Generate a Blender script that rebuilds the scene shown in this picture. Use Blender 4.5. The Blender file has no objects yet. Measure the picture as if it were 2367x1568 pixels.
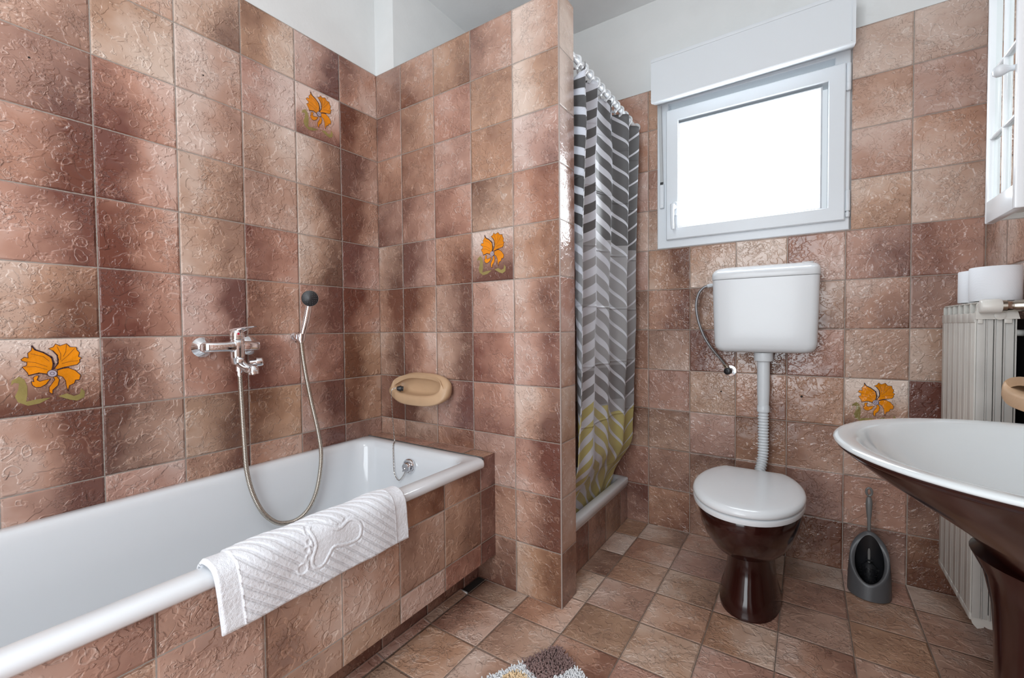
import bpy, bmesh, math, random
from mathutils import Vector, Matrix, noise as mnoise
from mathutils.geometry import tessellate_polygon
random.seed(7)
PI = math.pi
SC = bpy.context.scene
COL = SC.collection

# ------------------------------------------------------------------ camera
cam_d = bpy.data.cameras.new('camera'); cam = bpy.data.objects.new('camera', cam_d); COL.objects.link(cam)
right = Vector((0.83204281, 0.55463694, -0.00908974)); up = Vector((-0.00703715, 0.0269391, 0.99961231)); fwd = Vector((-0.55466678, 0.83165627, -0.02631755))
M = Matrix.Identity(4)
for i in range(3):
    M[i][0] = right[i]; M[i][1] = up[i]; M[i][2] = -fwd[i]
M.translation = Vector((1.68023, -1.39509, 1.01896))
cam.matrix_world = M
cam_d.sensor_width = 36; cam_d.lens = 1018.5 / 2367 * 36; cam_d.clip_start = 0.02
SC.camera = cam

# ------------------------------------------------------------------ light
SC.view_settings.view_transform = 'Standard'; SC.view_settings.look = 'None'
SC.view_settings.gamma = 1.0; SC.view_settings.use_curve_mapping = False
SC.view_settings.exposure = 0.0
WINDOW_GLOW = 12.0
world = bpy.data.worlds.new('world'); SC.world = world; world.use_nodes = True
bg = world.node_tree.nodes['Background']; bg.inputs[0].default_value = (0.85, 0.93, 1.0, 1); bg.inputs[1].default_value = .8

def area(name, loc, direction, sx, sy, power, color):
    d = bpy.data.lights.new(name, 'AREA'); d.shape = 'RECTANGLE'; d.size = sx; d.size_y = sy
    d.energy = power; d.color = color
    o = bpy.data.objects.new(name, d); COL.objects.link(o); o.location = loc
    o.rotation_euler = Vector(direction).to_track_quat('-Z', 'Y').to_euler()
    return o
# unseen fill light added behind and above the photographer to lift the ceiling
ld_ = bpy.data.lights.new('ceiling_fill', 'POINT'); ld_.energy = 16; ld_.shadow_soft_size = .14; ld_.color = (.94, .97, 1.0)
lo_ = bpy.data.objects.new('ceiling_fill', ld_); COL.objects.link(lo_); lo_.location = (1.15, -1.55, 2.36)
# unseen fill light added at the doorway, brightening the room from the camera side
area('doorway_fill', (1.30, -2.28, 1.25), (-0.08, 1, 0.03), 1.1, 1.9, 36, (.90, .96, 1.0))

# ------------------------------------------------------------------ node helpers
class NT:
    def __init__(s, name):
        s.m = bpy.data.materials.new(name); s.m.use_nodes = True
        s.t = s.m.node_tree; s.N = s.t.nodes; s.L = s.t.links
        s.b = s.N['Principled BSDF']; s.out = s.N['Material Output']
    def n(s, typ, **kw):
        x = s.N.new(typ)
        for k, v in kw.items(): setattr(x, k, v)
        return x
    def put(s, node, idx, v):
        if v is None: return
        if isinstance(v, (int, float)): node.inputs[idx].default_value = v
        elif isinstance(v, (tuple, list)): node.inputs[idx].default_value = v
        else: s.L.new(v, node.inputs[idx])
    def math(s, op, a, b=None, c=None, clamp=False):
        x = s.n('ShaderNodeMath', operation=op, use_clamp=clamp)
        s.put(x, 0, a); s.put(x, 1, b); s.put(x, 2, c)
        return x.outputs[0]
    def vmath(s, op, a, b=None, scale=None):
        x = s.n('ShaderNodeVectorMath', operation=op)
        s.put(x, 0, a); s.put(x, 1, b)
        if scale is not None: s.put(x, 3, scale)
        return x.outputs[0]
    def smooth(s, v, a, b, lo=0.0, hi=1.0):
        x = s.n('ShaderNodeMapRange', interpolation_type='SMOOTHSTEP')
        s.put(x, 0, v); x.inputs[1].default_value = a; x.inputs[2].default_value = b
        x.inputs[3].default_value = lo; x.inputs[4].default_value = hi
        return x.outputs[0]
    def noise(s, vec, scale, detail=2, rough=0.5, dist=0.0):
        x = s.n('ShaderNodeTexNoise'); s.put(x, 'Vector', vec)
        x.inputs['Scale'].default_value = scale; x.inputs['Detail'].default_value = detail
        x.inputs['Roughness'].default_value = rough; x.inputs['Distortion'].default_value = dist
        return x.outputs['Fac']
    def mix(s, f, a, b):
        x = s.n('ShaderNodeMix', data_type='RGBA'); s.put(x, 0, f); s.put(x, 6, a); s.put(x, 7, b)
        return x.outputs[2]
    def bump(s, h, dist, strength=1.0):
        x = s.n('ShaderNodeBump'); s.put(x, 'Height', h); x.inputs['Distance'].default_value = dist
        x.inputs['Strength'].default_value = strength
        s.L.new(x.outputs[0], s.b.inputs['Normal']); return x
    def set(s, **kw):
        for k, v in kw.items():
            k = {'color': 'Base Color', 'rough': 'Roughness', 'metal': 'Metallic', 'coat': 'Coat Weight', 'coat_rough': 'Coat Roughness', 'ior': 'IOR', 'trans': 'Transmission Weight', 'sss': 'Subsurface Weight', 'sheen': 'Sheen Weight', 'spec': 'Specular IOR Level'}[k]
            if isinstance(v, tuple) and len(v) == 3: v = v + (1,)
            s.put(s.b, k, v)
        return s.m

def simple(name, color, rough=0.4, metal=0.0, bump=None, coat=0.0, var=0.0, spec=None):
    t = NT(name)
    geo = t.n('ShaderNodeNewGeometry')
    if var:
        f = t.noise(geo.outputs['Position'], 9, 3)
        c = t.mix(t.smooth(f, .3, .7), tuple(x * (1 - var) for x in color) + (1,), tuple(min(1, x * (1 + var)) for x in color) + (1,))
        t.set(color=c)
    else: t.set(color=color)
    rv = t.noise(geo.outputs['Position'], 14, 2)
    t.set(rough=t.math('MULTIPLY_ADD', rv, rough * .3, rough * .85), metal=metal, coat=coat)
    if spec is not None: t.set(spec=spec)
    if bump: t.bump(t.noise(geo.outputs['Position'], bump[0], 3), bump[1])
    return t.m

LIGHT = (0.70, 0.555, 0.485, 1); MID = (0.44, 0.255, 0.185, 1); DARK = (0.15, 0.060, 0.041, 1)
def tile_material(name, seed=0.0, gain=1.0, grout_col=(0.25, 0.22, 0.195, 1), rough=0.17, bumpd=0.0030, contrast=1.0, hue=0.0, floorlike=False):
    t = NT(name)
    uv = t.n('ShaderNodeUVMap'); uv.uv_map = 'UVMap'
    cell = t.vmath('FLOOR', uv.outputs[0]); f = t.vmath('FRACTION', uv.outputs[0])
    wn = t.n('ShaderNodeTexWhiteNoise', noise_dimensions='3D'); t.L.new(t.vmath('ADD', cell, (seed, seed, seed)), wn.inputs['Vector'])
    rnd = wn.outputs['Color']
    sx = t.n('ShaderNodeSeparateXYZ'); t.L.new(f, sx.inputs[0]); fx, fy = sx.outputs[0], sx.outputs[1]
    sr = t.n('ShaderNodeSeparateColor'); t.L.new(rnd, sr.inputs[0]); r1, r2, r3 = sr.outputs
    P = t.vmath('ADD', uv.outputs[0], t.vmath('SCALE', rnd, None, 37.0))
    ex = t.math('MINIMUM', fx, t.math('SUBTRACT', 1.0, fx)); ey = t.math('MINIMUM', fy, t.math('SUBTRACT', 1.0, fy))
    e = t.math('MINIMUM', ex, ey)
    ew = t.math('ADD', e, t.math('MULTIPLY', t.math('SUBTRACT', t.noise(uv.outputs[0], 30, 2), .5), .012))
    tile = t.smooth(ew, 0.0050, 0.0095)
    # relief: flowing plateaus, crater rings, worm-like ridges, fine pitting
    wv = t.n('ShaderNodeTexNoise'); t.L.new(P, wv.inputs['Vector']); wv.inputs['Scale'].default_value = 5; wv.inputs['Detail'].default_value = 2
    warp = t.vmath('ADD', P, t.vmath('SCALE', t.vmath('SUBTRACT', wv.outputs['Color'], (.5, .5, .5)), None, 0.18))
    n1 = t.noise(P, 2.9, 3.0, .55, .4)
    plateau = t.smooth(n1, .49, .545)
    plateau2 = t.smooth(t.noise(P, 6.0, 2.5, .55, .4), .55, .61)
    vo = t.n('ShaderNodeTexVoronoi', feature='F1'); t.L.new(warp, vo.inputs['Vector']); vo.inputs['Scale'].default_value = 4.2
    vr = t.n('ShaderNodeSeparateColor'); t.L.new(vo.outputs['Color'], vr.inputs[0])
    rad = t.math('MULTIPLY_ADD', vr.outputs[0], .22, .12)
    dd = t.math('ABSOLUTE', t.math('SUBTRACT', vo.outputs['Distance'], rad))
    ring = t.math('MULTIPLY', t.smooth(dd, 0.0, .06, 1.0, 0.0), t.smooth(vr.outputs[1], .30, .45))
    n2 = t.noise(warp, 6.0, 2, .5, .6)
    worm = t.smooth(t.math('ABSOLUTE', t.math('SUBTRACT', n2, .5)), 0.0, .036, 1.0, 0.0)
    wmask = t.smooth(t.noise(P, 3.1, 2), .52, .64)
    worm = t.math('MULTIPLY', worm, wmask)
    fine = t.math('MULTIPLY', t.smooth(t.noise(warp, 26, 3, .6), .52, .70), t.smooth(t.noise(P, 2.3, 2), .42, .62))
    h = t.math('MULTIPLY', plateau, .55)
    h = t.math('ADD', h, t.math('MULTIPLY', plateau2, .35))
    h = t.math('ADD', h, t.math('MULTIPLY', ring, .42))
    h = t.math('ADD', h, t.math('MULTIPLY', worm, .45))
    h = t.math('ADD', h, t.math('MULTIPLY', fine, .55 if not floorlike else .8))
    h = t.math('ADD', h, t.math('MULTIPLY', t.noise(P, 2.2, 2), 1.2))
    inner = t.smooth(e, .010, .03, .25, 1.0)
    h = t.math('MULTIPLY', h, inner)
    h = t.math('ADD', h, t.math('MULTIPLY', tile, .30))
    # glaze: each tile fades from one tone to another
    aA = t.n('ShaderNodeAttribute'); aA.attribute_name = 'tone_a'
    aB = t.n('ShaderNodeAttribute'); aB.attribute_name = 'tone_b'
    ra, rb = aA.outputs['Fac'], aB.outputs['Fac']
    g = t.smooth(t.math('ADD', fx, t.math('MULTIPLY', t.math('SUBTRACT', t.noise(P, 1.6, 2), .5), .7)), .10, .90)
    mixv = t.math('ADD', t.math('MULTIPLY', ra, t.math('SUBTRACT', 1.0, g)), t.math('MULTIPLY', rb, g))
    tone = t.math('ADD', mixv, t.math('MULTIPLY', t.math('SUBTRACT', t.noise(P, 2.6, 3), .5), .40))
    aV = t.n('ShaderNodeAttribute'); aV.attribute_name = 'tone_v'
    tone = t.math('ADD', tone, t.math('MULTIPLY', aV.outputs['Fac'], t.math('SUBTRACT', .45, fy)))
    tone = t.math('MULTIPLY_ADD', t.math('SUBTRACT', tone, .5), 1.14, .555)
    edge_ = t.smooth(t.math('ABSOLUTE', t.math('SUBTRACT', n1, .517)), 0, .014, 1, 0)
    tone = t.math('SUBTRACT', tone, t.math('MULTIPLY', t.math('ADD', edge_, t.math('ADD', worm, ring)), .15))
    
    cr = t.n('ShaderNodeValToRGB'); t.put(cr, 0, tone)
    def gcol(c): return tuple(min(1, x * gain) for x in c[:3]) + (1,)
    el = cr.color_ramp.elements
    el[0].position = .08; el[0].color = gcol(LIGHT); el[1].position = .95; el[1].color = gcol(DARK)
    m_ = el.new(.52); m_.color = gcol(MID)
    hs = t.n('ShaderNodeHueSaturation'); t.put(hs, 'Color', cr.outputs[0])
    t.put(hs, 'Hue', t.math('MULTIPLY_ADD', r3, .020, .491 + hue)); t.put(hs, 'Saturation', t.math('MULTIPLY_ADD', r1, .20, .88 * contrast)); t.put(hs, 'Value', t.math('MULTIPLY_ADD', r2, .14, .93))
    gn = t.noise(uv.outputs[0], 12, 3)
    gcolr = t.mix(gn, grout_col, tuple(x * 1.5 for x in grout_col[:3]) + (1,))
    t.set(color=t.mix(tile, gcolr, hs.outputs[0]))
    t.set(rough=t.mix(tile, (.8, .8, .8, 1), t.math('MULTIPLY_ADD', t.noise(P, 6, 2), .12, rough - .05)))
    t.bump(h, bumpd)
    b2 = t.n('ShaderNodeBump'); t.put(b2, 'Height', h); b2.inputs['Distance'].default_value = bumpd * .35
    t.L.new(b2.outputs[0], t.b.inputs['Coat Normal'])
    t.set(coat=t.math('MULTIPLY', tile, .30), coat_rough=.10)
    return t.m

MAT = {}
MAT['tile'] = tile_material('glazed_wall_tile', 3.0)
MAT['tile_apron'] = tile_material('glazed_apron_tile', 11.0)
MAT['tile_floor'] = tile_material('glazed_floor_tile', 21.0, gain=1.04, hue=.002, grout_col=(.14, .11, .09, 1), rough=.30, bumpd=.0032, floorlike=True)
MAT['tile_end'] = tile_material('glazed_end_tile', 5.0, rough=.13, bumpd=.0011)
MAT['plaster'] = simple('white_painted_plaster', (.735, .755, .755), .85, bump=(60, .0006), var=.015)
MAT['ceiling'] = simple('white_ceiling_paint', (.82, .84, .845), .9, bump=(50, .0006), var=.015)
MAT['enamel'] = simple('white_bath_enamel', (.74, .775, .81), .12, coat=.3)
MAT['pvc'] = simple('white_pvc', (.70, .745, .785), .30)
MAT['pvc_box'] = simple('white_shutter_box_panel', (.70, .74, .775), .38)
MAT['ceramic'] = simple('white_glazed_ceramic', (.66, .71, .73), .10, coat=.4)
MAT['plastic'] = simple('white_glossy_plastic', (.70, .73, .755), .18)
MAT['plastic_pipe'] = simple('white_pipe_plastic', (.66, .70, .73), .38)
MAT['brown'] = simple('dark_brown_glazed_ceramic', (.026, .0065, .005), .14, coat=.06, var=.12)
MAT['chrome'] = simple('chrome', (.80, .80, .82), .07, metal=1.0)
MAT['steel'] = simple('brushed_steel', (.55, .53, .50), .25, metal=1.0)
MAT['brass'] = simple('nickel_plated_brass', (.50, .46, .40), .22, metal=1.0)
MAT['black'] = simple('black_rubber', (.012, .012, .014), .35)
MAT['dark_gap'] = simple('dark_void', (.02, .016, .014), .8)
MAT['radiator'] = simple('cream_radiator_paint', (.60, .59, .55), .38, var=.03)
MAT['radiator_side'] = simple('grey_radiator_casting', (.50, .495, .47), .5, var=.05)
MAT['beige'] = simple('beige_matt_ceramic', (.52, .345, .21), .45, bump=(160, .0004), var=.07)
MAT['grey_plastic'] = simple('dark_grey_plastic', (.085, .085, .09), .38, bump=(300, .0002))
MAT['silicone'] = simple('grey_silicone', (.10, .11, .11), .4, var=.4)
MAT['red'] = simple('red_dot', (.5, .01, .04), .3)
MAT['strap'] = simple('grey_webbing', (.45, .47, .48), .7, bump=(400, .0005))
MAT['petal'] = simple('orange_glaze', (.72, .235, .004), .16, bump=(45, .0022), var=.18)
MAT['leaf'] = simple('olive_glaze', (.27, .215, .075), .16, bump=(45, .0022), var=.25)
MAT['outline'] = simple('dark_brown_line', (.045, .02, .025), .25)
MAT['flower_eye'] = simple('lilac_glaze', (.42, .36, .42), .2)
t = NT('toilet_paper'); geo = t.n('ShaderNodeNewGeometry')
wv = t.n('ShaderNodeTexWave'); t.L.new(geo.outputs['Position'], wv.inputs['Vector']); wv.inputs['Scale'].default_value = 75; wv.inputs['Distortion'].default_value = 6; wv.bands_direction = 'DIAGONAL'
t.set(color=(.78, .81, .85), rough=.95); t.bump(wv.outputs['Fac'], .00012); MAT['paper'] = t.m
t = NT('white_terry_cloth'); geo = t.n('ShaderNodeNewGeometry')
t.set(color=(.76, .785, .83), rough=1.0, sheen=.3)
t.bump(t.math('ADD', t.noise(geo.outputs['Position'], 420, 2), t.math('MULTIPLY', t.noise(geo.outputs['Position'], 120, 2), .6)), .0011); MAT['terry'] = t.m
t = NT('lit_frosted_glass'); em = t.n('ShaderNodeEmission'); em.inputs[0].default_value = (.90, .955, 1.0, 1); em.inputs[1].default_value = WINDOW_GLOW
t.L.new(em.outputs[0], t.out.inputs[0]); MAT['window_glass'] = t.m
MAT['mirror'] = simple('mirror_glass', (.86, .90, .88), .02, metal=1.0)

# ------------------------------------------------------------------ mesh helpers
def link(name, bm, mats, parent=None, smooth=True, angle=40):
    me = bpy.data.meshes.new(name); bmesh.ops.recalc_face_normals(bm, faces=bm.faces[:])
    bm.to_mesh(me); bm.free()
    if not isinstance(mats, (list, tuple)): mats = [mats]
    for m in mats: me.materials.append(m)
    if smooth:
        me.shade_smooth(); me.set_sharp_from_angle(angle=math.radians(angle))
    o = bpy.data.objects.new(name, me); COL.objects.link(o)
    if parent is not None:
        o.parent = parent
        o.matrix_parent_inverse = parent.matrix_world.inverted() if parent.type != 'EMPTY' else Matrix.Translation(-parent.location)
    return o
def thing(name, label, cat, loc=(0, 0, 0), group=None):
    o = bpy.data.objects.new(name, None); COL.objects.link(o); o.location = loc; o.empty_display_size = .05
    o['label'] = label; o['category'] = cat
    if group: o['group'] = group
    return o
def tag(o, label, cat, group=None):
    o['label'] = label; o['category'] = cat
    if group: o['group'] = group
    return o
def structure(o, label=None):
    o['kind'] = 'structure'
    if label: o['label'] = label
    return o
def box(bm, x0, x1, y0, y1, z0, z1, bev=0.0, seg=2, mat=0):
    r = bmesh.ops.create_cube(bm, size=1.0); vs = r['verts']
    for v in vs: v.co = Vector(((x0 + x1) / 2 + v.co.x * (x1 - x0), (y0 + y1) / 2 + v.co.y * (y1 - y0), (z0 + z1) / 2 + v.co.z * (z1 - z0)))
    fs = {f for v in vs for f in v.link_faces}
    for f in fs: f.material_index = mat
    if bev:
        es = {e for v in vs for e in v.link_edges}
        bmesh.ops.bevel(bm, geom=list(es), offset=bev, segments=seg, profile=.5, affect='EDGES', clamp_overlap=True)
def nb(): return bmesh.new()
def frame_basis(axis):
    a = Vector(axis).normalized(); h = Vector((0, 0, 1)) if abs(a.z) < .9 else Vector((1, 0, 0))
    u = a.cross(h).normalized(); return a, u, a.cross(u).normalized()
def lathe(bm, origin, axis, prof, seg=32, cap=True, mat=0):
    a, u, v = frame_basis(axis); o = Vector(origin); rings = []
    for d, r in prof:
        rings.append([bm.verts.new(o + a * d + (u * math.cos(2 * PI * i / seg) + v * math.sin(2 * PI * i / seg)) * max(r, 1e-5)) for i in range(seg)])
    stitch(bm, rings, True, cap, mat)
def stitch(bm, rings, closed=True, cap=True, mat=0):
    n = len(rings[0])
    for a, b in zip(rings, rings[1:]):
        for i in range(n if closed else n - 1):
            f = bm.faces.new((a[i], a[(i + 1) % n], b[(i + 1) % n], b[i])); f.material_index = mat
    if cap:
        for r in (rings[0], rings[-1]):
            f = bm.faces.new(r); f.material_index = mat
def loft(bm, rings, cap=True, mat=0, capends=(True, True)):
    R = [[bm.verts.new(Vector(p)) for p in r] for r in rings]
    stitch(bm, R, True, False, mat)
    if cap:
        if capends[0]: bm.faces.new(R[0]).material_index = mat
        if capends[1]: bm.faces.new(R[-1]).material_index = mat
def catmull(pts, n):
    pts = [Vector(p) for p in pts]; out = []
    P = [pts[0] * 2 - pts[1]] + pts + [pts[-1] * 2 - pts[-2]]
    for i in range(1, len(P) - 2):
        for k in range(n):
            s = k / n; a, b, c, d = P[i - 1], P[i], P[i + 1], P[i + 2]
            out.append(.5 * ((2 * b) + (c - a) * s + (2 * a - 5 * b + 4 * c - d) * s * s + (3 * b - a - 3 * c + d) * s ** 3))
    out.append(pts[-1]); return out
def resample(path, step):
    out = [path[0].copy()]; acc = 0.0
    for a, b in zip(path, path[1:]):
        L = (b - a).length; pos = step - acc
        while pos <= L:
            out.append(a.lerp(b, pos / L)); pos += step
        acc = (acc + L) % step
    return out
def tube(bm, path, rad, seg=12, cap=True, mat=0):
    path = [Vector(p) for p in path]; n = len(path); rings = []
    tprev = (path[1] - path[0]).normalized(); _, u, v = frame_basis(tprev)
    for i, p in enumerate(path):
        tn = (path[min(i + 1, n - 1)] - path[max(i - 1, 0)]).normalized()
        q = tprev.rotation_difference(tn); u = q @ u; v = q @ v; tprev = tn
        r = rad(i, i / (n - 1)) if callable(rad) else rad
        rings.append([bm.verts.new(p + (u * math.cos(2 * PI * k / seg) + v * math.sin(2 * PI * k / seg)) * r) for k in range(seg)])
    stitch(bm, rings, True, cap, mat)
def rrect(x0, x1, y0, y1, z, r, k=8):
    pts = []
    for cx, cy, a0 in ((x1 - r, y1 - r, 0), (x0 + r, y1 - r, 90), (x0 + r, y0 + r, 180), (x1 - r, y0 + r, 270)):
        for i in range(k + 1):
            a = math.radians(a0 + 90 * i / k); pts.append((cx + r * math.cos(a), cy + r * math.sin(a), z))
    return pts
def empty_parent(o): return o

# ------------------------------------------------------------------ tiled walls
def lines(lo, hi, off, extra=()):
    s = {round(lo, 5), round(hi, 5)}
    k = math.floor((lo - off) / .2)
    while off + k * .2 < hi:
        if off + k * .2 > lo + 1e-4: s.add(round(off + k * .2, 5))
        k += 1
    for e in extra:
        if lo < e < hi: s.add(round(e, 5))
    s = sorted(s); out = [s[0]]
    for v in s[1:]:
        if v - out[-1] > 1e-4: out.append(v)
    return out
def tiled(bm, P, s0, s1, z0, z1, off, tones=None, zoff=0.0, ubase=0, hole=None, seed=1, mat=0, base=.5, skip=(), flowers=(), shift=0.0):
    """lay tiles on a plane; P(s, z) gives the 3D point; off is one vertical joint; tones[(column,row)] = (left, right)."""
    uvl = bm.loops.layers.uv.get('UVMap') or bm.loops.layers.uv.new('UVMap')
    la = bm.faces.layers.float.get('tone_a') or bm.faces.layers.float.new('tone_a')
    lb = bm.faces.layers.float.get('tone_b') or bm.faces.layers.float.new('tone_b')
    lv = bm.faces.layers.float.get('tone_v') or bm.faces.layers.float.new('tone_v')
    S = lines(s0, s1, off, (hole[0], hole[1]) if hole else ()); Z = lines(z0, z1, zoff, (hole[2], hole[3]) if hole else ())
    rs = random.Random(seed)
    rt = {}; rv = {}
    for a, b in zip(S, S[1:]):
        for c, d in zip(Z, Z[1:]):
            sm, zm = (a + b) / 2, (c + d) / 2
            if hole and hole[0] < sm < hole[1] and hole[2] < zm < hole[3]: continue
            ci, ri = math.floor((sm - off) / .2), math.floor((zm - zoff) / .2)
            if (ci, ri) in skip: continue
            q = [(a, c), (b, c), (b, d), (a, d)]
            f = bm.faces.new([bm.verts.new(P(*x)) for x in q]); f.material_index = mat
            for lp, (s, z) in zip(f.loops, q): lp[uvl].uv = (ubase + (s - off) / .2, 50 + (z - zoff) / .2)
            if (ci, ri) not in rt:
                b0 = base + rs.uniform(-.14, .14); dlt = rs.uniform(.05, .45) * rs.choice((-1, 1))
                rt[(ci, ri)] = (b0 - dlt / 2, b0 + dlt / 2); rv[(ci, ri)] = rs.uniform(-.28, .28)
            ta, tb = tones[(ci, ri)] if tones and (ci, ri) in tones else rt[(ci, ri)]
            f[la] = ta + shift; f[lb] = tb + shift; f[lv] = 1.0 if (ci, ri) in flowers else rv.get((ci, ri), 0.0)

def quad(bm, pts, mat=0):
    f = bm.faces.new([bm.verts.new(Vector(p)) for p in pts]); f.material_index = mat; return f
def tone_table(cols, rows, text):
    """text rows from the top; each entry two digits (left, right), 0 pale .. 9 dark, '--' random"""
    d = {}
    for r, line in zip(rows, text.strip().split('\n')):
        for c, w in zip(cols, line.split()):
            if w != '--': d[(c, r)] = (int(w[0]) / 9.0, int(w[1]) / 9.0)
    return d

# flower relief glazed on a tile --------------------------------------------
def fpt(px, py): return ((px + 12) / 1610.0, 1 - (py - 212) / (1240.0 - .1 * px))
FL_PETALS = [
 [(800,700),(815,600),(800,520),(740,460),(680,430),(600,400),(545,365),(510,315),(505,385),(450,430),(455,505),(400,490),(350,530),(370,550),(435,570),(430,620),(365,645),(400,690),(440,740),(450,778),(600,745),(725,762)],
 [(830,680),(890,610),(905,540),(885,470),(820,400),(755,365),(830,340),(865,292),(930,325),(1035,292),(1090,345),(1190,350),(1200,395),(1240,435),(1220,495),(1268,520),(1235,545),(1240,580),(1195,620),(1000,655),(880,690)],
 [(880,705),(960,680),(1050,668),(1160,710),(1245,785),(1225,855),(1160,860),(1140,910),(1060,945),(1035,1025),(1010,960),(1000,870),(960,810),(880,780)],
 [(815,805),(870,800),(905,850),(880,940),(800,1010),(795,1075),(745,1045),(745,970),(805,890),(835,850)],
 [(770,835),(700,920),(620,962),(550,965),(500,930),(487,870),(525,875),(515,815),(545,785),(600,783),(570,850),(610,872),(690,850)]]
FL_LEAVES = [
 [(205,925),(215,855),(320,793),(390,840),(430,950),(425,1080),(405,1185),(560,1150),(770,1128),(600,1215),(430,1250),(290,1190),(250,1100),(300,1000),(315,900),(250,885)],
 [(880,1108),(1020,1068),(1130,1110),(1225,1080),(1250,990),(1308,1045),(1295,1130),(1180,1182),(1060,1165)]]
def flower(name, Pn, parent, s0, z0):
    """Pn(s,z,n) maps wall coordinates and height above the glaze to 3D"""
    bm = nb()
    def poly(pts, h, mat, step=0):
        q = [fpt(*p) for p in pts]
        top = [bm.verts.new(Pn(s0 + a * .2, z0 + b * .2, h)) for a, b in q]
        bot = [bm.verts.new(Pn(s0 + a * .2, z0 + b * .2, 0.0)) for a, b in q]
        n = len(top)
        for tri in tessellate_polygon([[Vector((a, b, 0)) for a, b in q]]):
            f = bm.faces.new([top[k] for k in tri]); f.material_index = mat
        for i in range(n):
            g = bm.faces.new((top[i], top[(i + 1) % n], bot[(i + 1) % n], bot[i])); g.material_index = mat
    def line(pts, w, h, mat):
        q = [Vector((fpt(*p)[0], fpt(*p)[1], 0)) for p in pts]
        for i in range(len(q) - 1):
            d = (q[i + 1] - q[i]); L = d.length
            if L < 1e-6: continue
            nrm = Vector((-d.y, d.x, 0)) / L * w
            c = [q[i] + nrm - d * .05, q[i + 1] + nrm + d * .05, q[i + 1] - nrm + d * .05, q[i] - nrm - d * .05]
            bm.faces.new([bm.verts.new(Pn(s0 + a.x * .2, z0 + a.y * .2, h)) for a in c]).material_index = mat
    for p in FL_LEAVES: poly(p, .0008, 1)
    for p in FL_PETALS: poly(p, .0013, 0)
    for p in FL_PETALS: line(p + [p[0]], .0030, .0017, 2)
    line([(800,700),(830,600),(800,500),(680,425),(560,380),(510,315)], .008, .0018, 2)
    line([(830,680),(895,590),(885,470),(820,400)], .006, .0018, 2)
    line([(880,695),(960,670),(1060,665)], .007, .0018, 2)
    line([(725,762),(600,742),(450,778)], .006, .0018, 2)
    for v in ([(720,640),(560,580),(440,560)], [(760,560),(680,490),(500,440)], [(935,540),(940,450),(890,340)], [(980,490),(1020,420),(1035,310)], [(950,560),(1060,470),(1160,370)], [(960,600),(1080,570),(1210,560)], [(720,690),(560,640),(400,640)]):
        line(v, .0016, .0018, 2)
    for rr, mt, h in ((80, 2, .0020), (70, 3, .0026), (34, 2, .0029), (26, 3, .0031)):
        poly([(800 + rr * math.cos(a * PI / 10), 752 + rr * .72 * math.sin(a * PI / 10)) for a in range(20)], h, mt)
    bmesh.ops.triangulate(bm, faces=[f for f in bm.faces if len(f.verts) > 4])
    o = link(name, bm, [MAT['petal'], MAT['leaf'], MAT['outline'], MAT['flower_eye']], parent, smooth=False)
    o['label'] = 'orange flower with olive leaves glazed on its tile'
    return o

# left wall: x = 0
YW = .8604; ZC = 2.637; YB = -2.35; XR = 2.2130; XS = .1247; PT = .1172; PX = .9567
txt = '''
45 33 26 62 38 63
46 42 24 41 33 84
57 73 25 52 27 94
48 83 36 54 38 94
48 84 36 74 38 84
37 94 38 74 48 84
55 83 48 74 37 94
38 84 48 74 48 84
38 54 47 53 58 75'''
tl = tone_table([-6, -5, -4, -3, -2, -1], [10, 9, 8, 7, 6, 5, 4, 3, 2], txt)
bm = nb()
tiled(bm, lambda s, z: Vector((0, s, z)), YB, 0, 0, 2.2, 0.0, tl, ubase=100, seed=2, base=.5, flowers=((-6, 4), (-2, 9)))
quad(bm, [(0, YB, 2.2), (0, 0, 2.2), (-.006, 0, 2.2), (-.006, YB, 2.2)], 1)
quad(bm, [(-.006, YB, 2.2), (-.006, .006, 2.2), (-.006, .006, ZC), (-.006, YB, ZC)], 1)
box(bm, -.10, -.008, YB, 0, 0, ZC, mat=1)
wl = structure(link('wall_left', bm, [MAT['tile'], MAT['plaster']], smooth=False))
flower('flower_motif', lambda s, z, n: Vector((n, s, z)), wl, -1.2, .8)
flower('flower_motif', lambda s, z, n: Vector((n, s, z)), wl, -.4, 1.8)
# the lighter marks and drilled holes seen in the glaze
def wall_plug(P, parent, r=.003):
    bm = nb(); lathe(bm, P[0], P[1], [(0, r), (.0012, r), (.0014, r * .7), (.0003, r * .55)], 12); o = link('drill_hole', bm, MAT['dark_gap'], parent); return o
for y, z in ((-.72, 1.87), (-1.12, 1.73), (-.42, .97)):
    wall_plug(((0, y, z), (1, 0, 0)), wl, .0022)

# shower wall and the pier above the partition
bm = nb()
tiled(bm, lambda s, z: Vector((XS, s, z)), PT, YW, 0, 2.2, YW, None, ubase=140, seed=9)
quad(bm, [(XS, PT, 2.2), (XS, YW, 2.2), (XS - .006, YW, 2.2), (XS - .006, PT, 2.2)], 1)
quad(bm, [(XS - .006, 0.0, 2.2), (XS - .006, YW, 2.2), (XS - .006, YW, ZC), (XS - .006, 0.0, ZC)], 1)
quad(bm, [(-.007, .0, 2.2), (XS - .006, .0, 2.2), (XS - .006, .0, ZC), (-.007, .0, ZC)], 1)
box(bm, -.10, XS - .009, .006, YW, 0, ZC, mat=1)
structure(link('wall_shower', bm, [MAT['tile'], MAT['plaster']], smooth=False))

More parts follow.
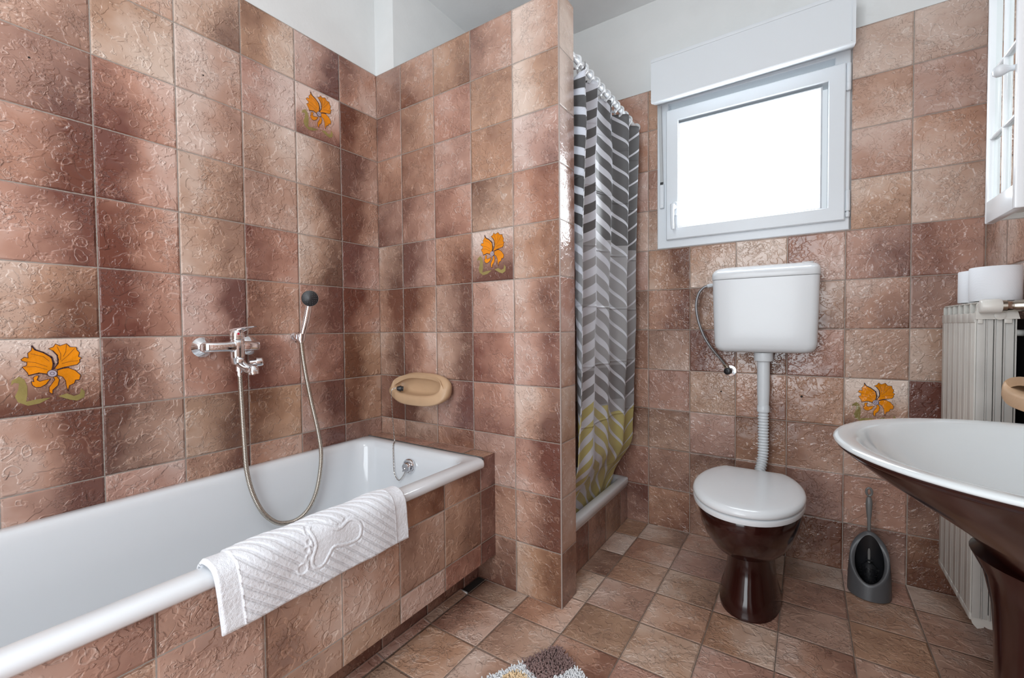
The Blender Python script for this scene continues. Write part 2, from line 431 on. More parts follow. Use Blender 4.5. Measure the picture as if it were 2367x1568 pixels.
# partition
txt = '''
56 64 46 64 14
65 64 45 55 15
65 65 45 55 25
76 64 64 64 36
47 85 57 46 36
58 84 48 53 37
48 73 48 75 37
68 83 48 65 38
66 66 57 54 48
66 66 66 65 48
66 66 66 67 37'''
tp = tone_table([-1, 0, 1, 2, 3], [10, 9, 8, 7, 6, 5, 4, 3, 2, 1, 0], txt)
te = {(0, r): (.38, .5) for r in range(12)}; te[(0, 10)] = (.15, .3); te[(0, 9)] = (.12, .3); te[(0, 0)] = (.75, .8); te[(0, 8)] = (.3, .4)
bm = nb()
tiled(bm, lambda s, z: Vector((s, 0, z)), 0, PX, 0, 2.2, .1606, tp, ubase=180, seed=3, flowers=((2, 6),))
tiled(bm, lambda s, z: Vector((PX, s, z)), 0, PT, 0, 2.2, 0.0, te, ubase=220, seed=4, mat=3)
tiled(bm, lambda s, z: Vector((XS - s + .83, PT, z)), 0, PX - XS, 0, 2.2, 0, None, ubase=240, seed=5)
quad(bm, [(0, 0, 2.2), (PX, 0, 2.2), (PX, PT, 2.2), (0, PT, 2.2)], 1)
box(bm, .004, PX - .008, .008, PT - .008, 0, 2.195, mat=1)
for p in ((PX, 0),):
    box(bm, p[0] - .0035, p[0] + .0006, p[1] - .0006, p[1] + .0035, 0, 2.2, mat=2)
wp = structure(link('wall_partition', bm, [MAT['tile'], MAT['plaster'], simple('grey_corner_grout', (.36, .30, .27), .5), MAT['tile_end']], smooth=False))
flower('flower_motif', lambda s, z, n: Vector((s, -n, z)), wp, .5606, 1.2)

# window wall
HX0, HX1, HZ0, HZ1 = 1.058, 1.829, 1.403, 2.2
txt = '''
43 43 33 33 32 22 22
73 43 33 33 32 33 33
52 43 33 33 32 33 23
42 33 33 33 33 34 23
43 37 32 23 52 46 64
44 47 65 35 54 35 55
55 44 76 57 54 34 26
54 44 44 45 54 33 88
55 55 44 55 54 34 55
55 55 66 66 65 44 66
56 56 67 77 67 55 77'''
tw = tone_table([-1, 0, 1, 2, 3, 4, 5], [10, 9, 8, 7, 6, 5, 4, 3, 2, 1, 0], txt)
bm = nb()
WX = lambda s, z: Vector((s, YW, z))
tiled(bm, WX, XS, XR, 0, 2.2, 1.0125, tw, ubase=300, seed=6, hole=(HX0, HX1, HZ0, HZ1), flowers=((4, 3),), shift=.07)
# cut strip of tile showing its buff edge beside the shutter box
quad(bm, [(XS, YW, 2.2), (HX0, YW, 2.2), (HX0, YW + .006, 2.2), (XS, YW + .006, 2.2)], 1)
quad(bm, [(HX1, YW, 2.2), (XR, YW, 2.2), (XR, YW + .006, 2.2), (HX1, YW + .006, 2.2)], 1)
quad(bm, [(HX1, YW, HZ0), (HX1, YW, HZ1), (HX1, YW + .03, HZ1), (HX1, YW + .03, HZ0)], 2)
quad(bm, [(HX0, YW, HZ0), (HX0, YW, HZ1), (HX0, YW + .03, HZ1), (HX0, YW + .03, HZ0)], 2)
quad(bm, [(XS, YW + .006, 2.2), (XR, YW + .006, 2.2), (XR, YW + .006, ZC), (XS, YW + .006, ZC)], 1)
for a in ((0, HX0 - .02, 0, ZC), (HX1 + .02, XR + .1, 0, ZC), (HX0 - .02, HX1 + .02, 0, HZ0 - .02), (HX0 - .02, HX1 + .02, 2.2, ZC)):
    box(bm, a[0], a[1], YW + .008, YW + .25, a[2], a[3], mat=1)
box(bm, HX1 - .0055, HX1 + .003, YW + .002, YW + .03, HZ0, 2.15, mat=2)
wb = structure(link('wall_window', bm, [MAT['tile'], MAT['plaster'], simple('grey_mortar', (.30, .30, .30), .9, bump=(90, .002), var=.2)], smooth=False))
flower('flower_motif', lambda s, z, n: Vector((s, YW - n, z)), wb, 1.8125, .6)
wall_plug(((1.3521, YW, .7103), (0, -1, 0)), wb, .0035); wall_plug(((1.6673, YW, .7111), (0, -1, 0)), wb, .0045)

# right wall
tr = {}
for r in range(11): tr[(-1, r)] = (.55, .25)
bm = nb()
tiled(bm, lambda s, z: Vector((XR, s, z)), YB, YW, 0, 2.2, YW, None, ubase=400, seed=8, base=.42)
quad(bm, [(XR, YB, 2.2), (XR, YW, 2.2), (XR + .006, YW, 2.2), (XR + .006, YB, 2.2)], 1)
quad(bm, [(XR + .006, YB, 2.2), (XR + .006, YW, 2.2), (XR + .006, YW, ZC), (XR + .006, YB, ZC)], 1)
box(bm, XR + .008, XR + .1, YB, YW, 0, ZC, mat=1)
structure(link('wall_right', bm, [MAT['tile'], MAT['plaster']], smooth=False))
# wall behind the photographer with its open doorway
bm = nb()
tiled(bm, lambda s, z: Vector((s, YB, z)), 0, XR, 0, 2.2, 0, None, ubase=500, seed=12, hole=(.75, 1.85, 0, 2.2))
quad(bm, [(0, YB - .006, 2.2), (XR, YB - .006, 2.2), (XR, YB - .006, ZC), (0, YB - .006, ZC)], 1)
structure(link('wall_door', bm, [MAT['tile'], MAT['plaster']], smooth=False))
# hall floor and far wall beyond the doorway are just the world light
bm = nb()
box(bm, -.1, XR + .1, YB, YW + .25, ZC, ZC + .1)
structure(link('ceiling', bm, MAT['ceiling'], smooth=False))
# floor
bm = nb()
uvl = bm.loops.layers.uv.new('UVMap'); la = bm.faces.layers.float.new('tone_a'); lb = bm.faces.layers.float.new('tone_b')
rs = random.Random(5)
fx0, fy0 = .0105, .0845
def floor_region(x0, x1, y0, y1):
    X = lines(x0, x1, fx0); Y = lines(y0, y1, fy0)
    for a, b in zip(X, X[1:]):
        for c, d in zip(Y, Y[1:]):
            q = [(a, c), (b, c), (b, d), (a, d)]
            f = bm.faces.new([bm.verts.new((x, y, 0)) for x, y in q])
            for lp, (x, y) in zip(f.loops, q): lp[uvl].uv = (600 + (x - fx0) / .2, 50 + (y - fy0) / .2)
            b0 = .47 + rs.uniform(-.08, .12); dl = rs.uniform(-.22, .22)
            if y0 > -2 and c > .3: b0 += .06
            f[la] = b0 - dl; f[lb] = b0 + dl
floor_region(.575, XR, YB, YW); floor_region(0, .575, PT, YW)
box(bm, -.1, XR + .1, YB, YW + .1, -.1, -.003, mat=1)
structure(link('floor', bm, [MAT['tile_floor'], MAT['plaster']], smooth=False))

# ------------------------------------------------------------------ window
w = thing('window_1', 'white pvc window with frosted pane in the tiled wall', 'window', (1.4435, YW, HZ0)); w['kind'] = 'structure'
del w['category']
def ring_frame(bm, x0, x1, z0, z1, wd, y0, y1, bev):
    """mitred rectangular frame"""
    o = [(x0, z0), (x1, z0), (x1, z1), (x0, z1)]; i_ = [(x0 + wd, z0 + wd), (x1 - wd, z0 + wd), (x1 - wd, z1 - wd), (x0 + wd, z1 - wd)]
    def V(p, y): return bm.verts.new((p[0], y, p[1]))
    def ins(p, c, d): return (p[0] + d * (1 if c[0] > p[0] else -1), p[1] + d * (1 if c[1] > p[1] else -1))
    c = ((x0 + x1) / 2, (z0 + z1) / 2)
    prof = []
    for k in range(4):
        O, I = o[k], i_[k]
        prof.append([V(O, y1), V(O, y0 + bev), V(ins(O, c, bev), y0), V(ins(I, c, -bev), y0), V(I, y0 + bev), V(I, y1)])
    for k in range(4):
        a, b = prof[k], prof[(k + 1) % 4]
        for j in range(6): bm.faces.new((a[j], a[(j + 1) % 6], b[(j + 1) % 6], b[j]))
bm = nb(); ring_frame(bm, HX0 + .001, HX1 - .006, HZ0, 2.155, .052, YW - .006, YW + .06, .003)
link('window_frame', bm, MAT['pvc'], w, angle=25)
bm = nb(); ring_frame(bm, 1.1058, 1.8075, 1.4405, 2.0665, .058, YW - .024, YW + .05, .004)
ring_frame(bm, 1.1600, 1.7310, 1.4960, 1.9985, .011, YW - .016, YW + .045, .005)
sash = link('window_sash', bm, MAT['pvc'], w, angle=25)
bm = nb(); box(bm, 1.163, 1.728, YW + .004, YW + .012, 1.499, 1.996)
link('window_pane', bm, MAT['window_glass'], sash, smooth=False)
for zc in (1.475, 2.0): pass
bm = nb(); lathe(bm, (1.8165, YW - .016, 1.955), (0, 0, 1), [(0, .006), (.003, .0085), (.03, .0085), (.031, .0075), (.033, .0085), (.105, .0085), (.108, .006)], 16)
link('hinge', bm, MAT['pvc'], w)
bm = nb(); lathe(bm, (1.8165, YW - .016, 1.452), (0, 0, 1), [(0, .007), (.018, .0085), (.0182, .005), (.024, .005), (.0242, .0085), (.105, .0085), (.108, .006)], 16)
link('hinge', bm, [MAT['pvc'], MAT['dark_gap']], w)
bm = nb()
rg = [rrect(1.142, 1.162, 0, .062, 0, .0095, 6)]
for (ins, d) in ((0, 0), (0, .007), (.002, .010)):
    pass
def plate_xz(bm, x0, x1, z0, z1, y, d, r, mat=0):
    R_ = []
    for ins, dd in ((0, 0), (0, d * .75), (.0022, d)):
        R_.append([(p[0], y - dd, p[1]) for p in rrect(x0 + ins, x1 - ins, z0 + ins, z1 - ins, 0, max(.0005, r - ins), 6)])
    loft(bm, R_, mat=mat)
plate_xz(bm, 1.135, 1.163, 1.553, 1.620, YW - .024, .010, .013)
tube(bm, catmull([(1.149, YW - .030, 1.592), (1.149, YW - .052, 1.590), (1.146, YW - .064, 1.580)], 6), .010, 12)
tube(bm, catmull([(1.146, YW - .062, 1.600), (1.146, YW - .066, 1.57), (1.1455, YW - .067, 1.53), (1.147, YW - .062, 1.482)], 8), lambda i, s: .0105 - .003 * s, 12)
link('window_handle', bm, MAT['pvc'], sash)
# outside reveal and sky side
bm = nb()
for a in ((HX0 - .02, HX0 - .001, HZ0 - .02, 2.2), (HX1 + .001, HX1 + .02, HZ0 - .02, 2.2), (HX0, HX1, HZ0 - .02, HZ0 - .001)):
    box(bm, a[0], a[1], YW + .035, YW + .25, a[2], a[3])
structure(link('trim_1', bm, simple('grey_reveal_mortar', (.20, .20, .20), .9), smooth=False))

# roller shutter box over the window
sb = thing('roller_shutter_box', 'white roller shutter box boxed out over the window', 'shutter box', (1.445, YW, 2.075))
bm = nb()
bx0, bx1 = 1.0615, 1.8300
prof = [(YW + .02, 2.115), (YW - .02, 2.108), (YW - .055, 2.094), (.748, 2.0765), (.742, 2.0765), (.739, 2.080), (.739, 2.262), (.737, 2.262), (.736, 2.266), (.737, 2.2765), (.744, 2.278), (YW + .004, 2.278), (YW + .004, 2.2)]
A = [bm.verts.new((bx0, y, z)) for y, z in prof]; B = [bm.verts.new((bx1, y, z + .009)) for y, z in prof]
n = len(prof)
for i in range(n): bm.faces.new((A[i], A[(i + 1) % n], B[(i + 1) % n], B[i]))
bm.faces.new(A); bm.faces.new(B)
link('box_cover', bm, MAT['pvc_box'], sb, angle=20)
bm = nb()
box(bm, bx1 - .014, bx1 - .0115, .7365, .7395, 2.095, 2.272)
link('end_cap', bm, MAT['pvc'], sb, smooth=False)
ss = thing('shutter_strap', 'grey shutter strap running into a white winder left of the pane', 'strap', (1.08, YW - .01, 1.6))
bm = nb()
pth = [(1.0765, YW - .030, 2.095), (1.079, YW - .024, 1.95), (1.0815, YW - .019, 1.80), (1.083, YW - .016, 1.72)]
for a, b in zip(pth, pth[1:]):
    for off in ((.0068),):
        vs = [(a[0] - off, a[1], a[2]), (a[0] + off, a[1], a[2]), (b[0] + off, b[1], b[2]), (b[0] - off, b[1], b[2])]
        lo = [bm.verts.new(v) for v in vs]; hi = [bm.verts.new((v[0], v[1] - .0012, v[2])) for v in vs]
        bm.faces.new(lo); bm.faces.new(hi)
        for i in range(4): bm.faces.new((lo[i], lo[(i + 1) % 4], hi[(i + 1) % 4], hi[i]))
link('strap', bm, MAT['strap'], ss, smooth=False)
bm = nb(); plate_xz(bm, 1.0735, 1.0945, 1.600, 1.722, YW - .006, .012, .004); lathe(bm, (1.084, YW - .018, 1.612), (0, -1, 0), [(0, .0028), (.001, .0026), (.0012, .001)], 10, mat=1)
box(bm, 1.0765, 1.0915, YW - .0195, YW - .0178, 1.7155, 1.7275, mat=2)
link('winder', bm, [MAT['pvc'], MAT['steel'], MAT['black']], ss)

# ------------------------------------------------------------------ bath and its tiled surround
XA = .6627; TY0, TY1 = -1.80, -.0805
ta = tone_table([-7, -6, -5, -4, -3, -2, -1, 0], [2, 1, 0], '''
35 36 44 46 45 57 48 78
45 35 44 63 34 64 57 78
44 45 54 44 45 33 66 78''')
sur = thing('bath_surround', 'brown tiled front panel and narrow ledge boxing in the white bathtub', 'bath surround', (.33, -.9, 0))
bm = nb()
tiled(bm, lambda s, z: Vector((XA, s, z)), YB, 0, .12, .494, -.092, ta, ubase=700, seed=13)
tiled(bm, lambda s, z: Vector((XA, s, z)), -.078, 0, .494, .525, -.092, ta, ubase=700, seed=13)
box(bm, XA - .03, XA - .001, YB, -.002, .1195, .489, mat=1)
box(bm, XA - .03, XA - .001, -.074, -.002, .4, .5235, mat=1)
link('apron_panel', bm, [MAT['tile_apron'], simple('cement_board', (.16, .10, .08), .9)], sur, smooth=False)
bm = nb()
tiled(bm, lambda s, z: Vector((s, z, .5255)), 0, XA, -.0745, 0, .1606, {(c, r): (.55, .4) for c in range(-2, 5) for r in (-1, 0)}, ubase=750, seed=14)
box(bm, 0.001, XA - .031, -.0740, -.002, .500, .5248, mat=1)
ld = link('ledge', bm, [MAT['tile_apron'], MAT['plaster']], sur, smooth=False)
bm = nb()
tiled(bm, lambda s, z: Vector((.575, s, z)), YB, 0, 0.0, .30, -.092, {(c, 0): (.7, .85) for c in range(-12, 3)}, ubase=800, seed=15)  # tile tones darkened to paint in the shade under the apron
box(bm, .55, .573, YB, -.002, 0, .30, mat=1)
link('toe_kick', bm, [MAT['tile_apron'], MAT['dark_gap']], sur, smooth=False)
# slanting strip of cut tile along the foot of the bath, one piece missing by the partition
bm = nb()
tiled(bm, lambda s, z: Vector((.577 + (z) * .95, s, .010 - z * .20)), YB, -.1155, 0, .036, fy0 - .2, {(c, 0): (.35, .5) for c in range(-14, 3)}, ubase=850, seed=16)
link('foot_strip', bm, [MAT['tile_apron']], sur, smooth=False)
bm = nb(); box(bm, .577, .609, -.112, -.003, 0.0005, .0025); box(bm, .575, .612, -.1175, -.1135, 0.0, .009, .001, mat=1)
link('missing_tile_gap', bm, [MAT['dark_gap'], MAT['plaster']], sur, smooth=False)
bm = nb(); box(bm, 0.0, XA - .002, -.0805, -.0735, .508, .5265, .002); box(bm, XA - .012, XA + .004, -.084, -.0735, .494, .523, .003)
link('silicone_joint', bm, MAT['silicone'], sur)

tub = thing('bathtub', 'white enamel bathtub set between tiled wall and tiled front panel', 'bathtub', (.33, -.9, .12))
bm = nb()
def br(x0, x1, y0, y1, z, r): return rrect(x0, x1, y0, y1, z, r, 10)
rings = [br(.010, XA - .004, TY0, TY1, .488, .012), br(.003, XA + .010, TY0, TY1, .490, .014), br(.002, XA + .017, TY0, TY1, .497, .016), br(.002, XA + .019, TY0, TY1, .508, .018), br(.002, XA + .015, TY0, TY1, .518, .018),
         br(.003, XA + .006, TY0 + .002, TY1 - .002, .524, .018), br(.006, XA - .006, TY0 + .006, TY1 - .006, .526, .018), br(.030, XA - .028, TY0 + .04, TY1 - .035, .5245, .06), br(.036, XA - .036, TY0 + .046, TY1 - .041, .521, .065),
         br(.042, XA - .043, TY0 + .053, TY1 - .048, .513, .070), br(.046, XA - .048, TY0 + .062, TY1 - .052, .495, .075), br(.052, XA - .054, TY0 + .080, TY1 - .060, .44, .085), br(.060, XA - .062, TY0 + .13, TY1 - .072, .34, .10),
         br(.072, XA - .074, TY0 + .20, TY1 - .088, .24, .11), br(.088, XA - .090, TY0 + .27, TY1 - .108, .175, .12), br(.115, XA - .115, TY0 + .33, TY1 - .14, .145, .13), br(.16, XA - .16, TY0 + .40, TY1 - .19, .137, .12), br(.28, XA - .28, TY0 + .6, TY1 - .4, .134, .03)]
loft(bm, rings, capends=(False, True))
link('basin_shell', bm, MAT['enamel'], tub, angle=60)
bm = nb()
oc = (.335, -.1455, .455); od = (0, -1, -.06)
lathe(bm, oc, od, [(-.006, .031), (.003, .031), (.006, .029), (.0065, .024), (.002, .022), (.002, .019)], 32)
lathe(bm, oc, od, [(.0, .019), (.018, .019), (.021, .0175), (.021, .006), (.019, .004)], 28)
for k in range(2): lathe(bm, (oc[0] - .018 + .036 * k, oc[1] - .012, oc[2] - .018), od, [(0, .003), (.006, .003)], 8)
link('overflow', bm, MAT['chrome'], tub)

# plug on its chain, parked in the soap dish
pl = thing('bath_plug', 'black rubber bath plug on a chain lying in beige soap dish', 'plug', (.16, -.075, .752))
def chain(bm, path, step=.0062, r=.0011, link_l=.0040):
    pts = resample(path, step)
    for i in range(len(pts) - 1):
        a, b = pts[i], pts[i + 1]; d = (b - a).normalized(); _, u, v = frame_basis(d)
        if i % 2: u = v
        c = (a + b) / 2; loop = [c + d * math.cos(k * PI / 4) * link_l + u * math.sin(k * PI / 4) * link_l * .45 for k in range(8)]
        loop.append(loop[0]); loop.append(loop[1])
        tube(bm, loop, r, 5, cap=True)

# ------------------------------------------------------------------ soap dishes
def soap_dish(name, label, O, U, W, half, depth, height, group=None):
    """O wall point at centre of top opening, U along wall, W out of the wall"""
    O, U, W = Vector(O), Vector(U), Vector(W); Z = Vector((0, 0, 1))
    rt = tag_root = thing(name, label, 'soap dish', O - Z * height, group)
    bm = nb(); n = 56
    def shape(a, sx, sz, pinch):
        # egg-like outline, pointed at the -U end
        c, s = math.cos(a), math.sin(a)
        e = .72 if c > 0 else .80
        x = math.copysign(abs(c) ** e, c) * sx; z = math.copysign(abs(s) ** .78, s) * sz
        if c < 0:
            k = (-c) ** 3.2
            z = z * (1 - .9 * pinch * k) - .22 * pinch * k * sz
            x *= 1 + .10 * pinch * (-c) ** 4
        return x, z
    rings = []
    # outer body, from wall outwards (k = distance)
    zc = -height * .46
    for d, sx, sz, dz, pn in ((0.0, .80, .62, .004, .2), (.012, .88, .80, .002, .2), (depth * .35, .96, .95, 0, .3), (depth * .62, 1.0, 1.0, -.001, .4), (depth * .82, .985, .97, -.004, .5), (depth * .95, .95, .90, -.007, .5), (depth, .90, .80, -.010, .55)):
        ring = []
        for k in range(n):
            x, z = shape(2 * PI * k / n, half * sx, height * .5 * sz, pn)
            lean = .34 * (z + height * .5)   # upper part recedes to the wall
            ring.append(O + U * x + W * max(.0, d - lean * d / depth * 1.25) + Z * (zc + z + dz))
        rings.append(ring)
    # inner bowl
    for d, sx, sz, dz in ((depth * 1.0, .86, .70, .012), (depth * .97, .82, .63, .015), (depth * .84, .80, .60, .015), (depth * .55, .78, .58, .013), (depth * .34, .72, .50, .009), (depth * .26, .40, .30, .004)):
        ring = []
        for k in range(n):
            x, z = shape(2 * PI * k / n, half * sx, height * .5 * sz, .12)
            lean = .34 * (z + height * .5)
            ring.append(O + U * (x - half * .03) + W * max(.012, d - lean * d / depth * 1.25) + Z * (zc + z + dz))
        rings.append(ring)
    loft(bm, rings)
    for k in range(7):   # drip ribs in the bowl floor
        c = O + U * (half * (-.05 + .09 * k)) + W * (depth * .55) + Z * (zc - height * .245)
        tube(bm, [c - W * .018, c + W * .014 + Z * .001], .0022, 8)
    o = link('dish', bm, MAT['beige'], rt, angle=70)
    return rt
soap_dish('soap_dish', 'beige ceramic soap dish on the partition above the bathtub', (.302, -.001, .822), (1, 0, 0), (0, -1, 0), .170, .095, .134)
soap_dish('soap_dish', 'beige soap dish on the right wall above the brown washbasin', (XR - .001, .050, .889), (0, -1, 0), (-1, 0, 0), .135, .140, .062)

px, py, pz = .205, -.088, .7590
bm = nb()
lathe(bm, (px, py, pz), (.66, .74, -.10), [(0, .0075), (.002, .0085), (.016, .0135), (.018, .0135), (.0185, .0105), (.027, .0105), (.028, .009)], 20)
link('stopper', bm, MAT['black'], pl)
bm = nb()
pth = catmull([(px - .002, py, pz + .002), (.196, -.099, .7575), (.192, -.106, .748), (.193, -.107, .70), (.198, -.106, .62), (.202, -.105, .56), (.208, -.108, .531), (.218, -.122, .527), (.229, -.134, .515), (.243, -.146, .47), (.256, -.155, .425), (.270, -.158, .402), (.287, -.158, .392), (.303, -.157, .404), (.315, -.156, .420), (.322, -.154, .434)], 10)
chain(bm, pth)
link('chain', bm, MAT['steel'], pl)

# ------------------------------------------------------------------ bath mixer tap, hose, hand shower
mx = thing('bath_mixer_tap', 'chrome single-lever bath mixer tap on the left tiled wall', 'tap', (.0, -.67, .962))
for y in (-.745, -.597):
    bm = nb(); lathe(bm, (0, y, .962), (1, 0, 0), [(.0, .0335), (.004, .0335), (.020, .019), (.022, .0165), (.040, .0155), (.052, .0155)], 36)
    link('wall_rosette', bm, MAT['chrome'], mx, angle=25)
bm = nb()
# bowed body bridging the two rosettes
secs = []
for k in range(25):
    f = k / 24; y = -.764 + .186 * f
    bow = math.sin(PI * min(1, max(0, f))) ** .6
    cx = .040 + .018 * bow; hz = .0165 + .004 * math.exp(-((f - .55) / .16) ** 2); hx = .010 + .012 * bow
    if k in (0, 24): hz *= .7; hx *= .5
    secs.append([(cx + hx * math.copysign(abs(math.cos(a)) ** .6, math.cos(a)), y, .962 + hz * math.copysign(abs(math.sin(a)) ** .6, math.sin(a))) for a in [2 * PI * i / 24 for i in range(24)]])
loft(bm, secs)
lathe(bm, (.060, -.662, .900), (0, 0, 1), [(0, .014), (.006, .019), (.03, .022), (.062, .0235), (.080, .0235), (.083, .021), (.085, .021), (.087, .023), (.096, .0228)], 32)
link('body', bm, MAT['chrome'], mx)
bm = nb()
lathe(bm, (.060, -.662, .9965), (0, 0, 1), [(0, .0225), (.008, .0222), (.018, .019), (.026, .012), (.028, .004)], 32)
sec = []
for k in range(13):
    f = k / 12; x = .052 + .075 * f; z = 1.014 + .020 * f ** .8 - .004 * f * f; wy = .012 * (1 - f) + .0085 + .0 * f; hz = .009 * (1 - f) ** 1.5 + .0030
    if k == 12: wy *= .6; hz *= .6
    sec.append([(x, -.662 + .028 * f + wy * math.cos(a), z + hz * math.sin(a)) for a in [2 * PI * i / 16 for i in range(16)]])
loft(bm, sec)
lathe(bm, (.0800, -.667, 1.006), (.95, -.25, 0), [(0, .0040), (.0024, .0038), (.003, .002)], 12, mat=1)
link('lever', bm, [MAT['chrome'], MAT['red']], mx)
bm = nb()
tube(bm, catmull([(.062, -.662, .915), (.076, -.652, .895), (.094, -.640, .883), (.112, -.633, .876)], 6), lambda i, s: .0165 - .002 * s, 24)
lathe(bm, (.105, -.634, .886), (.15, .05, -1), [(-.008, .012), (0, .0165), (.008, .0175), (.010, .0155), (.020, .0155), (.021, .013)], 28)
lathe(bm, (.072, -.662, .912), (.85, -.35, .1), [(0, .008), (.016, .008), (.018, .0105), (.030, .0105), (.032, .007)], 20)
link('spout', bm, MAT['chrome'], mx)
bm = nb()
lathe(bm, (.082, -.610, .905), (.5, .86, .1), [(-.02, .010), (0, .010), (.001, .0165), (.016, .0155), (.020, .012), (.0205, .004)], 28)
link('diverter_knob', bm, MAT['chrome'], mx)
bm = nb()
lathe(bm, (.068, -.660, .900), (0, 0, -1), [(-.01, .010), (.010, .0112), (.022, .0112), (.0225, .0085), (.040, .0080)], 12)
link('hose_nut', bm, MAT['chrome'], mx, angle=20)

hs_ = thing('shower_hose', 'ribbed metal shower hose looping down into the bathtub', 'hose', (.08, -.53, .3))
bm = nb()
hp = catmull([(.068, -.660, .864), (.069, -.657, .76), (.070, -.652, .62), (.073, -.648, .53), (.080, -.634, .45), (.086, -.605, .375), (.090, -.565, .325), (.090, -.525, .305), (.090, -.480, .302), (.088, -.435, .325), (.084, -.400, .375), (.080, -.378, .45), (.078, -.370, .53), (.074, -.380, .62), (.068, -.402, .74), (.060, -.418, .85), (.052, -.424, .93), (.047, -.425, .975)], 14)
hp = resample(hp, .00135)
tube(bm, hp, lambda i, s: .0085 if i % 4 in (1, 2) else .0071, 10)
link('hose', bm, MAT['brass'], hs_, angle=80)

hd = thing('shower_holder', 'small round chrome wall holder carrying the hand shower', 'shower holder', (0, -.425, .99))
bm = nb(); lathe(bm, (0, -.428, .990), (1, 0, 0), [(0, .017), (.003, .0185), (.012, .0185), (.018, .015), (.022, .012), (.034, .012)], 28)
lathe(bm, (.045, -.424, .974), (.05, .06, 1), [(0, .0115), (.001, .0150), (.028, .0165), (.029, .0130)], 28)
link('wall_bracket', bm, MAT['chrome'], hd)
hh = thing('hand_shower', 'chrome hand shower with a black spray face in its wall holder', 'hand shower', (.05, -.42, .98))
bm = nb()
ax = Vector((.050, .075, .99)).normalized()
tube(bm, catmull([(.0455, -.4245, .968), (.0495, -.4165, 1.01), (.054, -.408, 1.05), (.058, -.401, 1.09), (.061, -.396, 1.118), (.064, -.392, 1.135)], 6), lambda i, s: .0105 + .0028 * math.sin(PI * min(1, s * 1.0)) if s < .85 else .012, 20)
link('handle', bm, MAT['chrome'], hh)
bm = nb(); fa = Vector((.80, -.56, -.10)).normalized(); fc = Vector((.064, -.3925, 1.141)) + fa * .026
lathe(bm, fc - fa * .018, fa, [(0, .012), (.006, .024), (.014, .030), (.024, .0315), (.0265, .0305)], 36)
link('head_shell', bm, MAT['chrome'], hh)
bm = nb(); lathe(bm, fc + fa * .0062, fa, [(0, .0302), (.003, .0300), (.0045, .028), (.0050, .012), (.006, .010)], 36)
_, u_, v_ = frame_basis(fa)
for rr, nn in ((.0115, 8), (.0175, 12), (.024, 16)):
    for k in range(nn):
        a = 2 * PI * k / nn; lathe(bm, fc + fa * .0105 + (u_ * math.cos(a) + v_ * math.sin(a)) * rr, fa, [(-.001, .0012), (.0012, .001)], 6, mat=1)
link('spray_face', bm, [MAT['black'], simple('grey_nozzle', (.10, .10, .11), .4)], hh)

# ------------------------------------------------------------------ towel on the bath rim
FOOT = [(-.8003, .5118), (-.7812, .5155), (-.7301, .4908), (-.6899, .4994), (-.6646, .4783), (-.6718, .4475), (-.7037, .4444), (-.7456, .4546), (-.7632, .4413), (-.7805, .4232), (-.7996, .4246), (-.8071, .4435), (-.7929, .478)]
TOES = [(-.8308, .4359, .0125), (-.8122, .456, .008), (-.8157, .4753, .007), (-.8087, .4899, .007), (-.8057, .5064, .007)]
def segd(p, a, b):
    d = (b[0] - a[0], b[1] - a[1]); L = d[0] ** 2 + d[1] ** 2
    s = max(0, min(1, ((p[0] - a[0]) * d[0] + (p[1] - a[1]) * d[1]) / L)); return math.hypot(p[0] - a[0] - s * d[0], p[1] - a[1] - s * d[1])
def inside(p, P):
    c = False
    for i in range(len(P)):
        a, b = P[i], P[i - 1]
        if (a[1] > p[1]) != (b[1] > p[1]) and p[0] < (b[0] - a[0]) * (p[1] - a[1]) / (b[1] - a[1]) + a[0]: c = not c
    return c
FC = [(p.x, p.y) for p in catmull([(x, y, 0) for x, y in FOOT + [FOOT[0]]], 4)]
def sm(x, a, b):
    x = max(0, min(1, (x - a) / (b - a))); return x * x * (3 - 2 * x)
def relief(y, d):
    """y along the bath, d = distance down from the crest (negative on the inner side)"""
    zz = .538 - d
    h = 0.0
    edge = min(y + 1.005, -.505 - y)
    inner = sm(edge, .040, .044)
    if y < -.75 or True:
        ph = (zz + (y + 1.0) * .95) / .0265
        s = ph - math.floor(ph)
        h = (.0030 * (sm(s, .04, .10) - sm(s, .64, .72)) + .0010 * (sm(s, .68, .78) - sm(s, .92, .99))) * inner
    h += .0018 * (1 - sm(abs(edge - .0415), 0, .003))
    if -.86 < y < -.64:
        p = (y, zz); dm = min(segd(p, FC[i], FC[i + 1]) for i in range(len(FC) - 1))
        ins = inside(p, FC)
        for tx, tz, r in TOES:
            dd = math.hypot(y - tx, zz - tz); 
            if dd < r + .004: h = .0004 if dd < r else h
            h = max(h, .0026 * (1 - sm(abs(dd - r), .001, .004)))
        if ins or dm < .006:
            h = .0006 if dm > .003 else h
            h = .0027 * (1 - sm(abs(dm - .0), .0025, .0042)) if dm < .0045 else (.0004 if ins else h)
        elif dm < .008: h = min(h, .0006)
    return h
tw_path = catmull([(.618, 0, .400), (.615, 0, .45), (.616, 0, .495), (.624, 0, .520), (.640, 0, .534), (.660, 0, .5375), (.680, 0, .530), (.690, 0, .512), (.6925, 0, .48), (.6915, 0, .44), (.690, 0, .392)], 20)
L = [0]
for a, b in zip(tw_path, tw_path[1:]): L.append(L[-1] + (b - a).length)
crest = max(range(len(tw_path)), key=lambda i: tw_path[i].z)
NU, NV = 380, 230
def tw_at(s):
    for i in range(len(L) - 1):
        if L[i + 1] >= s:
            f = (s - L[i]) / (L[i + 1] - L[i]); p = tw_path[i].lerp(tw_path[i + 1], f); tdir = (tw_path[i + 1] - tw_path[i]).normalized(); return p, Vector((-tdir.z, 0, tdir.x)) * -1
    return tw_path[-1], Vector((1, 0, 0))
bm = nb(); outer = []; innr = []
